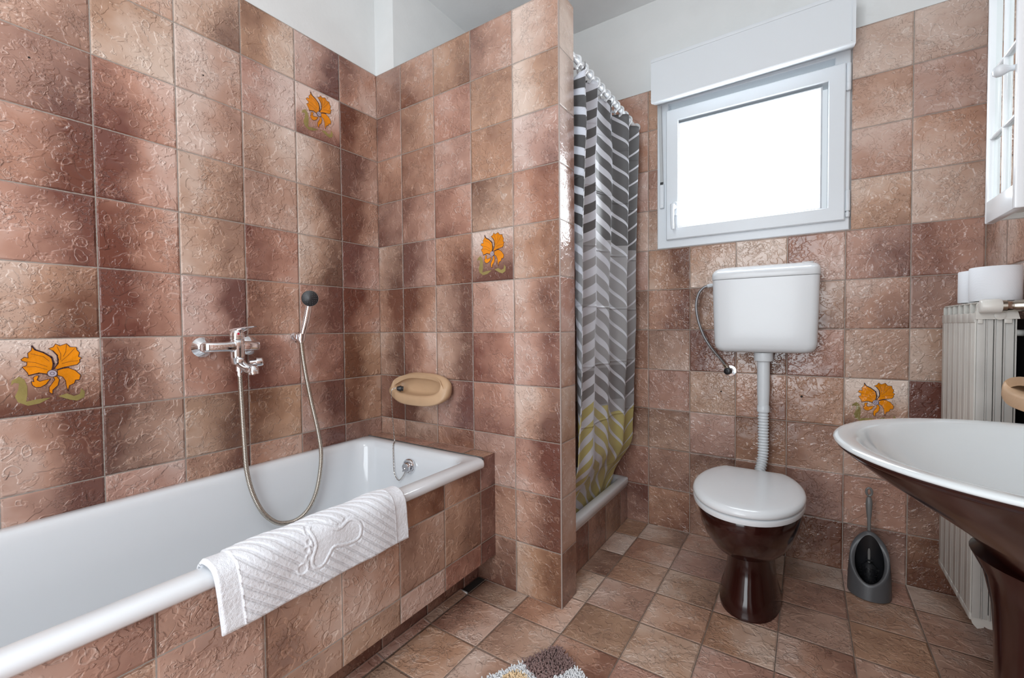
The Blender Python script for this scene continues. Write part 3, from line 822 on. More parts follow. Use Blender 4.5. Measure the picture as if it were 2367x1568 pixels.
for j in range(NV + 1):
    s = L[-1] * j / NV; 
    p, nrm = tw_at(s)
    if nrm.x < 0 and p.x > .66: nrm = -nrm
    if p.z > .53 and nrm.z < 0: nrm = -nrm
    if p.x < .63 and nrm.x > 0: nrm = -nrm
    ro, ri = [], []
    for i in range(NU + 1):
        f = i / NU
        d = s - L[crest]
        y = -1.006 + .508 * f
        skew = .0016 * math.sin(y * 40 + d * 9) + .0012 * mnoise.noise(Vector((y * 25, d * 30, 3)))
        hem = 0.0
        dd = max(0, d)
        yy = y + (.014 * dd / .15) * (1 - f) + .012 * (dd / .15) * f * 1.0
        zz = p.z - (.004 * math.sin(f * PI * 9 + 1) if j == NV else 0) * 0
        h = relief(y, d) if d > -.03 else 0
        edge_round = sm(min(f, 1 - f) * .5, 0, .006) * sm(min(j, NV - j) / NV * L[-1], 0, .008)
        th = .0035 + .0050 * edge_round + h * edge_round + .0006 * mnoise.noise(Vector((y * 160, d * 160, 0)))
        base = Vector((p.x, yy, zz)) + nrm * (skew + .001)
        ro.append(bm.verts.new(base + nrm * th)); ri.append(bm.verts.new(base - nrm * .0012))
    outer.append(ro); innr.append(ri)
for G in (outer, innr):
    for j in range(NV):
        for i in range(NU): bm.faces.new((G[j][i], G[j][i + 1], G[j + 1][i + 1], G[j + 1][i]))
for j in range(NV):
    bm.faces.new((outer[j][0], outer[j + 1][0], innr[j + 1][0], innr[j][0])); bm.faces.new((outer[j][-1], outer[j + 1][-1], innr[j + 1][-1], innr[j][-1]))
for i in range(NU):
    bm.faces.new((outer[0][i], outer[0][i + 1], innr[0][i + 1], innr[0][i])); bm.faces.new((outer[-1][i], outer[-1][i + 1], innr[-1][i + 1], innr[-1][i]))
tag(link('bath_towel', bm, MAT['terry'], angle=180), 'white terry towel with embossed footprint draped over the bathtub rim', 'towel')

# ------------------------------------------------------------------ shower tray, rod, curtain
st = thing('shower_tray', 'white shower tray on a brown tiled step behind the partition', 'shower tray', (.5, .5, 0))
bm = nb(); e_ = .003
rr_ = [rrect(XS + .002, .897, PT + .002, YW - .002, .16, .004, 6), rrect(XS + .002, .903, PT + .002, YW - .002, .190, .006, 6), rrect(XS + .002, .9085, PT + .002, YW - .002, .195, .012, 6), rrect(XS + .002, .9095, PT + .002, YW - .002, .2205, .014, 6), rrect(XS + .004, .9065, PT + .004, YW - .004, .2255, .014, 6),
       rrect(XS + .03, .874, PT + .03, YW - .03, .226, .03, 6), rrect(XS + .038, .866, PT + .038, YW - .038, .221, .04, 6), rrect(XS + .045, .857, PT + .045, YW - .045, .19, .05, 6), rrect(XS + .06, .842, PT + .06, YW - .06, .135, .06, 6), rrect(XS + .10, .80, PT + .10, YW - .10, .120, .05, 6)]
loft(bm, rr_, capends=(False, True)); link('tray', bm, MAT['enamel'], st, angle=60)
bm = nb()
tiled(bm, lambda s, z: Vector((.9005, s, z)), PT, YW, 0, .1935, YW - .1, {(c, 0): (.62, .75) for c in range(-6, 3)}, ubase=900, seed=17)
box(bm, .86, .8985, PT, YW - .002, 0, .1925, mat=1)
link('tiled_step', bm, [MAT['tile'], MAT['plaster']], st, smooth=False)

RX, RZ = .950, 2.030
rod = thing('shower_curtain_rod', 'white shower curtain rod between partition and window wall', 'curtain rod', (RX, .5, RZ))
bm = nb(); lathe(bm, (RX, PT - .002, RZ), (0, 1, 0), [(0, .011), (YW - PT + .003, .011)], 20)
lathe(bm, (RX, YW - .001, RZ), (0, -1, 0), [(0, .024), (.006, .024), (.012, .013), (.014, .0115)], 24)
link('rod', bm, MAT['plastic'], rod)
t = NT('leaf_print_curtain')
uv = t.n('ShaderNodeUVMap'); uv.uv_map = 'UVMap'; sx = t.n('ShaderNodeSeparateXYZ'); t.L.new(uv.outputs[0], sx.inputs[0])
U_, V_ = sx.outputs[0], sx.outputs[1]
Uw = t.math('ADD', U_, t.math('MULTIPLY', t.math('SUBTRACT', t.noise(uv.outputs[0], 3.0, 1), .5), .03))
per = 1.0
fr = t.math('FRACT', t.math('DIVIDE', Uw, per)); cidx = t.math('FLOOR', t.math('DIVIDE', Uw, per))
a_ = t.math('MULTIPLY', t.math('ABSOLUTE', t.math('SUBTRACT', fr, .5)), 2.0)      # 0 on the stalk, 1 between stalks
side = t.math('SIGN', t.math('SUBTRACT', fr, .5))
lift = t.math('MULTIPLY', t.math('POWER', a_, 1.25), -.34)
hsh = t.n('ShaderNodeTexWhiteNoise', noise_dimensions='1D'); t.L.new(cidx, hsh.inputs['W'])
vv = t.math('DIVIDE', t.math('ADD', t.math('SUBTRACT', V_, lift), t.math('ADD', t.math('MULTIPLY', hsh.outputs['Value'], .05), t.math('MULTIPLY', side, .012))), .074)
vf = t.math('FRACT', vv); row = t.math('FLOOR', vv)
h2 = t.n('ShaderNodeTexWhiteNoise', noise_dimensions='2D'); cx_ = t.n('ShaderNodeCombineXYZ'); t.L.new(row, cx_.inputs[0]); t.L.new(t.math('ADD', cidx, t.math('MULTIPLY', side, .3)), cx_.inputs[1]); t.L.new(cx_.outputs[0], h2.inputs['Vector'])
# gap narrows toward the tips, blades taper near the stalk
gapw = t.math('SUBTRACT', .54, t.math('MULTIPLY', a_, .48))
blade = t.math('MULTIPLY', t.smooth(t.math('SUBTRACT', vf, gapw), 0, .02), t.smooth(a_, .045, .052))
endm = t.math('SUBTRACT', 1.0, t.math('GREATER_THAN', a_, 1.5))
zone = t.math('MULTIPLY', row, .074)
up_ = t.math('GREATER_THAN', V_, 1.395)
low_ = t.math('LESS_THAN', t.math('ADD', t.math('MULTIPLY', zone, .4), t.math('MULTIPLY', V_, .6)), .70)
g1 = t.mix(up_, (.52, .52, .53, 1), (.20, .20, .205, 1))
g2 = t.mix(t.math('MULTIPLY', t.math('GREATER_THAN', V_, .68), t.math('LESS_THAN', V_, .84)), g1, (.36, .35, .355, 1))
g3 = t.mix(low_, g2, (.72, .65, .29, 1))
colr = t.mix(blade, (.86, .88, .93, 1), g3)
t.set(color=colr, rough=.30, sheen=.15)
t.b.inputs['Specular IOR Level'].default_value = .6
tr_ = t.n('ShaderNodeBsdfTranslucent'); t.L.new(colr, tr_.inputs[0])
mxs = t.n('ShaderNodeMixShader'); mxs.inputs[0].default_value = .45
t.L.new(t.b.outputs[0], mxs.inputs[1]); t.L.new(tr_.outputs[0], mxs.inputs[2]); t.L.new(mxs.outputs[0], t.out.inputs[0])
cr_n = t.noise(uv.outputs[0], 3.5, 3, .6, 1.2)
fold = t.math('FRACT', t.math('DIVIDE', V_, .245)); fl = t.smooth(t.math('ABSOLUTE', t.math('SUBTRACT', fold, .5)), 0, .03, 1, 0)
t.bump(t.math('ADD', cr_n, t.math('MULTIPLY', fl, .25)), .012)
MAT['curtain'] = t.m
cur = thing('shower_curtain', 'grey and yellow leaf-print shower curtain hanging beside the partition', 'shower curtain', (RX, .45, 2.0))
NU, NV = 220, 130
bm = nb(); uvl = bm.loops.layers.uv.new('UVMap'); G = []
ZT, ZB = 1.995, .175
for j in range(NV + 1):
    z = ZT + (ZB - ZT) * j / NV; t0 = 1 - j / NV; row_ = []
    amp = .016 + .034 * t0 ** .9
    if z < .9: amp *= .45 + .55 * sm(z, .3, .9)
    xc = .950
    if z < .48: xc = .950 - .095 * sm(.48 - z, 0, .24)
    ytop, ybot = .780, .775
    yr = ytop * t0 + ybot * (1 - t0)
    if z < .42: yr -= .045 * sm(.42 - z, 0, .22)
    for i in range(NU + 1):
        f = i / NU
        ph = 2 * PI * 4.1 * f + 1.0 + .5 * math.sin(3 * f + 1.2) + .35 * (1 - t0) * math.sin(5 * f)
        y = PT + .012 + (yr - PT - .012) * f + .028 * math.cos(ph) * (.25 + .75 * t0) * math.sin(PI * min(1, max(0, f)))
        x = xc + amp * math.sin(ph) * (.7 + .3 * math.sin(7 * f + 2)) + .010 * mnoise.noise(Vector((f * 4, z * 2.2, 1.7))) + .004 * mnoise.noise(Vector((f * 14, z * 7, 4)))
        if z < .24: x = min(x, .8495 + .012 * (z - .175) / .065)
        sc = ZT - z
        zz = z
        if j < 6: zz += (.012 * math.cos(ph - .3) - .004) * (1 - j / 6)
        y = min(y, YW - .012)
        row_.append(bm.verts.new((x, y, zz)))
    G.append(row_)
for j in range(NV):
    for i in range(NU):
        f = bm.faces.new((G[j][i], G[j][i + 1], G[j + 1][i + 1], G[j + 1][i]))
        for lp, (ii, jj) in zip(f.loops, ((i, j), (i + 1, j), (i + 1, j + 1), (i, j + 1))):
            lp[uvl].uv = (ii / NU * .80 + .29, ZT + (ZB - ZT) * jj / NV)
co = link('cloth', bm, MAT['curtain'], cur, angle=180)
md = co.modifiers.new('thickness', 'SOLIDIFY'); md.thickness = .0009
for k in range(11):
    y = .150 + .058 * k
    bm = nb()
    pts = [(RX + .021 * math.cos(a), y + .004 * math.sin(a * 2) + .005 * (k % 2), RZ - .0105 + .0235 * math.sin(a)) for a in [2 * PI * i / 22 for i in range(23)]]
    tube(bm, pts, .0042, 8)
    lathe(bm, (RX + .004, y - .006, RZ - .034), (0, 1, 0), [(0, .006), (.010, .006)], 12)
    o = link('curtain_ring', bm, MAT['plastic'], None)
    lab = {0: 'white curtain ring closest to the tiled partition', 10: 'white curtain ring farthest back, next to the window wall'}.get(k, 'white curtain ring in the middle run of the rod')
    tag(o, lab, 'curtain ring', 'curtain rings along the rod')

# ------------------------------------------------------------------ toilet
to = thing('toilet', 'dark brown toilet with a closed white lid below the window', 'toilet', (1.52, .5, 0))
TC = 1.512
def egg(cx, cy, a, bf, bb, z, n=48, flat=None, p=2.0):
    pts = []
    for k in range(n):
        an = 2 * PI * k / n; c, s = math.cos(an), math.sin(an)
        x = a * math.copysign(abs(c) ** (2 / p), c); y = (bb if s > 0 else bf) * math.copysign(abs(s) ** (2 / p), s)
        if flat is not None and y > flat: y = flat + (y - flat) * .12
        pts.append((cx + x, cy + y, z))
    return pts
bm = nb()
S = [egg(TC, .47, .101, .187, .19, 0.0, p=2.3), egg(TC, .47, .101, .187, .19, .012, p=2.3), egg(TC, .475, .088, .172, .185, .06), egg(TC, .48, .080, .155, .18, .12), egg(TC, .485, .077, .145, .178, .17), egg(TC, .485, .080, .150, .178, .205),
     egg(TC, .465, .102, .190, .19, .222), egg(TC, .44, .128, .228, .20, .245), egg(TC, .425, .146, .250, .205, .28), egg(TC, .41, .158, .262, .21, .32), egg(TC, .40, .165, .268, .215, .36), egg(TC, .40, .167, .268, .22, .385), egg(TC, .40, .165, .266, .22, .394), egg(TC, .40, .130, .23, .17, .394), egg(TC, .40, .12, .22, .16, .36), egg(TC, .42, .06, .10, .1, .25)]
loft(bm, S)
# rear boss with the flush inlet and the outlet to the wall
loft(bm, [rrect(TC - .075, TC + .075, .60, .76, .30, .05, 6), rrect(TC - .085, TC + .085, .58, .775, .34, .05, 6), rrect(TC - .085, TC + .085, .58, .775, .375, .05, 6), rrect(TC - .078, TC + .078, .59, .768, .385, .045, 6)])
tube(bm, catmull([(TC, .60, .15), (TC, .72, .16), (TC, YW - .002, .17)], 6), .055, 20)
link('bowl', bm, MAT['brown'], to, angle=60)
LZ = .400
def lidring(ins, z, dy=0):
    pts = []
    for k in range(64):
        an = 2 * PI * k / 64; c, s = math.cos(an), math.sin(an)
        if s <= 0:
            x = (.177 - ins) * math.copysign(abs(c) ** .92, c); y = .385 + (.262 - ins) * s
        else:
            x = (.177 - ins) * math.copysign(abs(c) ** .94, c); y = .385 + (.270 - ins) * s ** .95
            y = min(y, .385 + .222 - ins)
        pts.append((TC - .003 + x, y + dy, z))
    return pts
bm = nb(); loft(bm, [lidring(.012, .395), lidring(.002, .398), lidring(0, .405), lidring(.001, .413), lidring(.008, .417)])
link('seat', bm, MAT['plastic'], to, angle=50)
bm = nb(); loft(bm, [lidring(.008, .4185), lidring(.002, .420), lidring(-.001, .426), lidring(.001, .434), lidring(.008, .440), lidring(.022, .4435), lidring(.06, .4455), lidring(.12, .4465), lidring(.165, .4468)])
link('lid', bm, MAT['plastic'], to, angle=50)
for sx_ in (-.070, .070):
    bm = nb(); lathe(bm, (TC + sx_ - .018, .600, .404), (1, 0, 0), [(0, .009), (.002, .0105), (.034, .0105), (.036, .009)], 16)
    link('hinge', bm, MAT['plastic'], to)

# cistern
ci = thing('toilet_cistern', 'white plastic toilet cistern hung on the wall under the window', 'cistern', (1.53, YW, .9))
def cis(z, tap, r, y0, y1=YW - .001):
    x0, x1 = 1.3305 + tap, 1.7275 - tap
    pts = []
    for p in rrect(x0, x1, y0, y1 + r, 0, r, 8): pts.append((p[0], min(p[1], y1), z))
    return pts
bm = nb()
loft(bm, [cis(.9005, .045, .03, .775), cis(.9035, .032, .035, .755), cis(.910, .020, .035, .742), cis(.922, .012, .033, .735), cis(.94, .008, .032, .7315), cis(1.05, .0045, .030, .7285), cis(1.205, .001, .030, .7265), cis(1.2185, .001, .030, .7265)])
link('tank', bm, MAT['plastic'], ci, angle=60)
bm = nb()
loft(bm, [cis(1.2200, -.0005, .030, .7245), cis(1.2215, -.002, .031, .7235), cis(1.238, -.002, .031, .7235), cis(1.247, -.001, .031, .7255), cis(1.258, .002, .031, .742), cis(1.267, .007, .032, .757), cis(1.2735, .016, .034, .771), cis(1.2765, .030, .036, .785), cis(1.277, .06, .036, .80)])
box(bm, 1.665, 1.705, .80, .84, 1.2765, 1.2805, .0015)
link('lid', bm, MAT['plastic'], ci, angle=60)
fp = thing('flush_pipe', 'white flush pipe with a corrugated lower end between cistern and toilet', 'pipe', (1.529, .795, .4))
bm = nb(); lathe(bm, (1.5285, .800, .9000), (0, 0, -1), [(0, .037), (.030, .037), (.036, .0355), (.039, .028)], 32); link('cistern_nut', bm, MAT['plastic_pipe'], fp)
bm = nb(); lathe(bm, (1.5285, .800, .8620), (0, 0, -1), [(0, .0245), (.130, .0245), (.175, .0225), (.198, .0212), (.21, .0212)], 32); link('straight_pipe', bm, MAT['plastic_pipe'], fp)
bm = nb(); lathe(bm, (1.5285, .800, .670), (0, 0, -1), [(0, .0205), (.001, .0235), (.009, .0242), (.010, .0245), (.027, .0245), (.028, .0225)], 28); link('coupling', bm, MAT['plastic_pipe'], fp)
bm = nb()
cp = resample(catmull([(1.5285, .800, .643), (1.529, .800, .55), (1.529, .797, .47), (1.525, .785, .42), (1.5155, .750, .372)], 14), .0032)
tube(bm, cp, lambda i, s: .0222 if i % 4 in (0, 1) else .0178, 24)
link('corrugated_pipe', bm, MAT['plastic_pipe'], fp, angle=80)
# angle valve with braided hose
av = thing('angle_valve', 'black and chrome angle valve on the wall beside the flush pipe', 'valve', (1.392, YW, .81))
bm = nb(); lathe(bm, (1.392, YW - .0005, .810), (0, -1, 0), [(0, .027), (.003, .027), (.008, .024), (.009, .014), (.012, .012), (.020, .012)], 32); link('rosette', bm, MAT['chrome'], av)
bm = nb(); lathe(bm, (1.388, YW - .018, .810), (-.15, -1, 0), [(0, .015), (.012, .016), (.020, .0165), (.030, .015), (.033, .010), (.0335, .005), (.0325, .004)], 20); link('knob', bm, MAT['black'], av)
bm = nb(); tube(bm, [(1.390, YW - .020, .815), (1.376, YW - .022, .832)], .0075, 12); tube(bm, [(1.378, YW - .022, .829), (1.370, YW - .022, .838)], .009, 6); link('compression_nut', bm, MAT['brass'], av)
hz = thing('braided_water_hose', 'thin grey braided hose curving from cistern to angle valve', 'hose', (1.3, YW - .03, 1.0))
t = NT('braided_steel'); geo = t.n('ShaderNodeNewGeometry'); ck = t.n('ShaderNodeTexChecker'); t.L.new(geo.outputs['Position'], ck.inputs['Vector']); ck.inputs['Scale'].default_value = 420; ck.inputs[1].default_value = (.36, .36, .37, 1); ck.inputs[2].default_value = (.20, .20, .21, 1)
t.set(color=ck.outputs[0], rough=.35, metal=.7); MAT['braid'] = t.m
bm = nb()
tube(bm, catmull([(1.371, .839, .838), (1.355, .832, .862), (1.318, .820, .912), (1.285, .812, .970), (1.262, .806, 1.040), (1.252, .804, 1.110), (1.262, .802, 1.165), (1.285, .800, 1.195), (1.312, .800, 1.203)], 8), .0058, 12)
link('hose', bm, MAT['braid'], hz)
bm = nb(); tube(bm, [(1.302, .80, 1.2015), (1.322, .80, 1.2045)], .0082, 6); tube(bm, [(1.318, .80, 1.204), (1.332, .80, 1.2055)], .0065, 12); link('hose_fitting', bm, MAT['plastic_pipe'], hz)

# ------------------------------------------------------------------ toilet brush
bh = thing('brush_holder', 'dark grey hooded toilet brush holder on the floor against the wall', 'brush holder', (1.885, .72, 0))
bm = nb()
HC = Vector((1.886, .715))
def hold(z, w, d, cy, n=40): return [(HC.x + w * math.cos(2 * PI * k / n), cy + d * math.sin(2 * PI * k / n), z) for k in range(n)]
# shell: hooded shape open to the front (towards the camera side), cut by a sloping rim
N = 48; rings = []
fd = Vector((-.10, -1)).normalized(); sd = Vector((fd.y, -fd.x))
def hpt(k, z, w, d, off=0.0):
    a = 2 * PI * k / N
    q = HC + sd * (w * math.sin(a)) + fd * (d * math.cos(a) + off)
    return Vector((q.x, q.y, z))
def rimz(k):      # rim height round the hood: low at the front (k=0), high at the back
    a = 2 * PI * k / N; return .056 + (.222 - .056) * (.5 - .5 * math.cos(a)) ** .9
for lev in range(9):
    f = lev / 8; ring = []
    for k in range(N):
        z = .004 + (rimz(k) - .004) * f; a = 2 * PI * k / N
        w = .066 - .018 * (z / .222) ** 2.2; d = .070 - .038 * (z / .222) ** 1.2; off = -.010 * (z / .25)
        ring.append(hpt(k, z, w, d, off))
    rings.append(ring)
for ins, dz in ((.004, .0035), (.012, .0015), (.016, -.008)):
    ring = []
    for k in range(N):
        z = rimz(k); w = .066 - .018 * (z / .222) ** 2.2 - ins; d = .070 - .038 * (z / .222) ** 1.2 - ins; ring.append(hpt(k, z + dz, w, d, -.010 * (z / .25)))
    rings.append(ring)
loft(bm, rings, capends=(True, False)); link('hood', bm, MAT['grey_plastic'], bh, angle=60)
bm = nb(); rings = []
for lev in range(7):
    f = 1 - lev / 6; ring = []
    for k in range(N):
        z = .008 + (rimz(k) - .010 - .006) * f
        w = .066 - .018 * (z / .222) ** 2.2 - .0165; d = .070 - .038 * (z / .222) ** 1.2 - .0165; ring.append(hpt(k, z, w, d, -.010 * (z / .25)))
    rings.append(ring)
loft(bm, rings, capends=(False, True)); link('inner_cup', bm, MAT['black'], bh, angle=60)
tb = thing('toilet_brush', 'grey toilet brush with a looped handle standing in its holder', 'toilet brush', (1.886, .73, .02))
bm = nb()
bp = Vector((1.8885, .748, 0))
lathe(bm, (bp.x, bp.y, .10), (0, .10, 1), [(0, .0045), (.10, .0048), (.165, .0060), (.19, .0085), (.225, .0108), (.242, .0095), (.252, .006)], 16)
top = bp + Vector((0, .025, .368))
loop = [top + Vector((.0085 * math.sin(a), 0, -.0150 * math.cos(a) + .002)) for a in [2 * PI * k / 20 for k in range(21)]]
tube(bm, loop, .0042, 8)
link('handle', bm, simple('grey_handle_plastic', (.16, .155, .15), .35), tb)
bm = nb(); rs2 = random.Random(3)
lathe(bm, (bp.x, bp.y - .010, .020), (0, .10, 1), [(0, .010), (.01, .022), (.07, .024), (.085, .008)], 20)
lathe(bm, (bp.x, bp.y - .004, .112), (0, .10, 1), [(0, .006), (.003, .012), (.005, .006)], 16, mat=0)
for k in range(260):
    a = rs2.uniform(0, 2 * PI); z = rs2.uniform(.022, .095); c = Vector((bp.x, bp.y - .008, z)); d = Vector((math.cos(a), math.sin(a), rs2.uniform(-.2, .2)))
    tube(bm, [c + d * .018, c + d * .030], .0006, 3)
link('bristles', bm, MAT['black'], tb)

# ------------------------------------------------------------------ radiator
ra = thing('radiator', 'tall cream sectional radiator on the right wall behind the washbasin', 'radiator', (2.13, .58, .13))
RY0, RY1, RXF, RXB = .403, .766, 2.0860, 2.1700
bm_all = None
sw = (RY1 - RY0) / 6
for k in range(6):
    y0 = RY0 + sw * k; y1 = y0 + sw; c = (y0 + y1) / 2
    bm = nb()
    box(bm, RXF, RXF + .0035, y0 + .0002, y1 - .0002, .165, 1.028, .0007)                       # front plate
    for q in (.5,): box(bm, RXF - .0005, RXF + .001, y0 + sw * q - .0011, y0 + sw * q + .0011, .172, 1.02, .0004)
    box(bm, RXF + .003, RXB, c - .0012, c + .0012, .150, 1.030)                                 # web
    box(bm, RXB - .0030, RXB, y0 + .003, y1 - .003, .150, 1.030, .001)                          # back plate
    for xx in (RXF + .022, RXF + .040, RXF + .058): box(bm, xx, xx + .0022, y0 + .001, y1 - .003, .165, 1.020, .0006)
    lathe(bm, (RXF + .047, c, .15), (0, 0, 1), [(0, .014), (.88, .014)], 16)
    # curved head with its air slot
    hp_ = [(RXF - .0008, 1.018), (RXF - .0008, 1.048), (RXF + .004, 1.052), (RXF + .004, 1.0)]
    box(bm, RXF - .0016, RXF + .010, y0, y1, 1.020, 1.0485, .002)
    for yy in (y0, y1 - .003): 
        A = [bm.verts.new((x, yy, z)) for x, z in ((RXF + .002, 1.045), (RXF + .002, 1.073), (RXF + .012, 1.081), (RXF + .030, 1.083), (RXB - .015, 1.078), (RXB, 1.060), (RXB, 1.03), (RXF + .002, 1.03))]
        B = [bm.verts.new((v.co.x, yy + .003, v.co.z)) for v in A]
        bm.faces.new(A); bm.faces.new(B)
        for i in range(8): bm.faces.new((A[i], A[(i + 1) % 8], B[(i + 1) % 8], B[i]))
    box(bm, RXF + .004, RXB, y0 + .002, y1 - .002, 1.0755, 1.0795, .001)
    box(bm, RXF + .030, RXB - .004, y0, y1, 1.028, 1.060, .004)
    # foot
    box(bm, RXF - .001, RXF + .008, y0, y1, .150, .170, .0015)
    A = [(RXF - .001, .168), (RXF + .006, .140), (RXF + .016, .128), (RXF + .030, .135), (RXF + .030, .17)]
    a_v = [bm.verts.new((x, y0 + .0003, z)) for x, z in A]; b_v = [bm.verts.new((x, y1 - .0003, z)) for x, z in A]
    bm.faces.new(a_v); bm.faces.new(b_v)
    for i in range(5): bm.faces.new((a_v[i], a_v[(i + 1) % 5], b_v[(i + 1) % 5], b_v[i]))
    lathe(bm, (RXF + .042, y0, .155), (0, 1, 0), [(0, .020), (sw, .020)], 20)
    link('section', bm, MAT['radiator'], ra, angle=30)
bm = nb()
# end casting: head, clips and the plain side channels
A = [(RXF - .001, .130 + .9), (RXF - .001, 1.047), (RXF + .003, 1.072), (RXF + .016, 1.077), (RXB - .018, 1.072), (RXB - .002, 1.048), (RXB + .002, 1.030)]
a_v = [bm.verts.new((x, RY0 - .010, z)) for x, z in A]; b_v = [bm.verts.new((x, RY0 + .002, z)) for x, z in A]
bm.faces.new(a_v); bm.faces.new(b_v)
for i in range(7): bm.faces.new((a_v[i], a_v[(i + 1) % 7], b_v[(i + 1) % 7], b_v[i]))
box(bm, RXF + .004, RXF + .014, RY0 - .008, RY0 - .004, 1.018, 1.032, .001); box(bm, RXB - .028, RXB - .012, RY0 - .008, RY0 - .004, 1.018, 1.032, .002)
lathe(bm, (RXF + .047, RY0 - .0105, 1.040), (0, -1, 0), [(0, .012), (.002, .012), (.003, .008)], 20)
link('end_head', bm, MAT['radiator'], ra, angle=30)
bm = nb()
box(bm, RXF + .0035, RXF + .021, RY0 - .003, RY0 + .001, .16, 1.03, .001); box(bm, RXF + .024, RXF + .037, RY0 - .001, RY0 + .002, .16, 1.03, .001)
box(bm, RXF + .042, RXF + .055, RY0 - .001, RY0 + .002, .16, 1.03, .001); box(bm, RXF + .060, RXB - .006, RY0 + .001, RY0 + .004, .16, 1.03, .001)
for xx in (RXF + .0215, RXF + .0385, RXF + .0565, RXB - .005): box(bm, xx, xx + .0022, RY0 - .006, RY0 + .002, .16, 1.03, .0007)
link('side_channels', bm, MAT['radiator_side'], ra, angle=30)
bm = nb()
lathe(bm, (2.0885, RY0 - .026, 1.066), (1, 0, 0), [(0, .0145), (.001, .0170), (.003, .0186), (.040, .0196), (.042, .0186)], 24)
for k in range(24):
    a = 2 * PI * k / 24; c = Vector((0, math.cos(a), math.sin(a)))
    p0 = Vector((2.0945, RY0 - .022, 1.066)) + c * .0188; tube(bm, [p0, p0 + Vector((.033, 0, 0)) + c * .0010], .0007, 5)
link('thermostat_head', bm, simple('cream_thermostat_plastic', (.70, .69, .65), .35), ra)
bm = nb()
lathe(bm, (2.130, RY0 - .026, 1.066), (1, 0, 0), [(0, .0165), (.010, .0165), (.014, .0140), (.024, .0135), (.028, .0155), (.040, .0155), (.042, .0165), (.056, .0165), (.058, .010), (.082, .010)], 20)
tube(bm, [(2.150, RY0 - .022, 1.066), (2.150, RY0 + .004, 1.062)], .0115, 16)
link('valve_body', bm, MAT['brass'], ra, angle=30)
bm = nb(); box(bm, XR - .010, XR - .001, .36, .80, .12, 1.03, .001)  # thin black panel filling the dark gap between radiator and wall
tag(link('black_panel', bm, MAT['black']), 'thin black panel on the wall behind the cream radiator', 'panel')
for z in (.30, .98):
    for y in (.47, .68):
        bm = nb(); box(bm, RXB - .001, XR - .0105, y, y + .02, z, z + .02, .002); link('mounting_bracket', bm, MAT['steel'], ra)

# ------------------------------------------------------------------ toilet rolls
def roll(loc, label):
    r = thing('toilet_roll', label, 'toilet roll', loc, 'toilet rolls on the radiator')
    x, y, z = loc
    bm = nb(); lathe(bm, (x, y, z), (0, 0, 1), [(0, .020), (0, .053), (.002, .0545), (.098, .0545), (.100, .053), (.1005, .022), (.098, .0205)], 48, cap=False); link('paper', bm, MAT['paper'], r, angle=50)
    bm = nb(); lathe(bm, (x, y, z), (0, 0, 1), [(.001, .0205), (.099, .0205), (.099, .0195), (.001, .0195)], 32, cap=False); link('core', bm, simple('brown_card', (.40, .30, .20), .9), r)
    return r
roll((2.143, .478, 1.0835), 'white toilet roll standing on the near end of the radiator')
roll((2.143, .592, 1.0835), 'white toilet roll mostly hidden behind the other roll')

# ------------------------------------------------------------------ washbasin
wbn = thing('washbasin', 'brown ceramic pedestal washbasin with a white bowl on the right wall', 'washbasin', (2.05, -.325, 0))
BX, BY, BA, BB = 2.040, -.325, .312, .322
def basin(a, b, z, cx=BX, wall=XR - .002, n=64, dcy=0.0, p=2.0):
    pts = []
    for k in range(n):
        an = PI / 2 + PI * k / (n - 1)      # from +y round the front to -y
        c, s = math.cos(an), math.sin(an)
        pts.append((cx + a * math.copysign(abs(c) ** (2 / p), c), BY + dcy + b * math.copysign(abs(s) ** (2 / p), s), z))
    m = 10
    for k in range(1, m): pts.append((cx + (wall - cx) * k / m, BY + dcy - b, z))
    for k in range(m + 1): pts.append((wall, BY + dcy - b + 2 * b * k / m, z))
    for k in range(m - 1, 0, -1): pts.append((cx + (wall - cx) * k / m, BY + dcy + b, z))
    return pts
# outer shell
def under(f, z, cx):
    return basin(BA * f, BB * f, z, cx=cx)
bm = nb()
R_ = [basin(BA - .004, BB - .004, .7945), basin(BA - .003, BB - .003, .790), basin(BA - .012, BB - .010, .782), basin(BA * .86, BB * .90, .752, cx=2.047), basin(BA * .70, BB * .80, .715, cx=2.055), basin(BA * .53, BB * .67, .673, cx=2.064), basin(BA * .43, BB * .57, .640, cx=2.068), basin(BA * .36, BB * .46, .610, cx=2.07), basin(BA * .20, BB * .24, .592, cx=2.075)]
loft(bm, R_, capends=(False, True)); link('outer_shell', bm, MAT['brown'], wbn, angle=60)
bm = nb()
def oval(a, b, z, cx, n=102):
    ref = basin(BA, BB, 0)
    out = []
    for q in ref:
        an = math.atan2(q[1] - BY, q[0] - BX); out.append((cx + a * math.cos(an), BY + b * math.sin(an), z))
    return out
R_ = [basin(BA - .003, BB - .003, .7940), basin(BA + .001, BB + .001, .796), basin(BA + .0015, BB + .0015, .799), basin(BA - .002, BB - .002, .8025), basin(BA - .010, BB - .010, .8035), oval(BA - .034, BB - .036, .8015, BX - .004), oval(BA - .042, BB - .046, .797, BX - .005), oval(BA - .052, BB - .058, .785, BX - .006), oval(BA - .075, BB - .085, .755, BX - .006), oval(BA - .11, BB - .125, .71, BX), oval(BA - .16, BB - .18, .675, BX + .01), oval(BA - .23, BB - .25, .658, BX + .02), oval(.02, .02, .655, BX + .03)]
loft(bm, R_, capends=(False, True)); link('white_bowl', bm, MAT['ceramic'], wbn, angle=180)
bm = nb(); lathe(bm, (BX + .03, BY, .6555), (0, 0, 1), [(0, .021), (.002, .021), (.003, .017), (.0015, .012)], 24); link('drain', bm, MAT['chrome'], wbn)
bm = nb()
def pedr(z, a, b, cx=2.085): return [(min(XR - .003, cx + a * math.cos(2 * PI * k / 48)), BY + b * math.sin(2 * PI * k / 48), z) for k in range(48)]
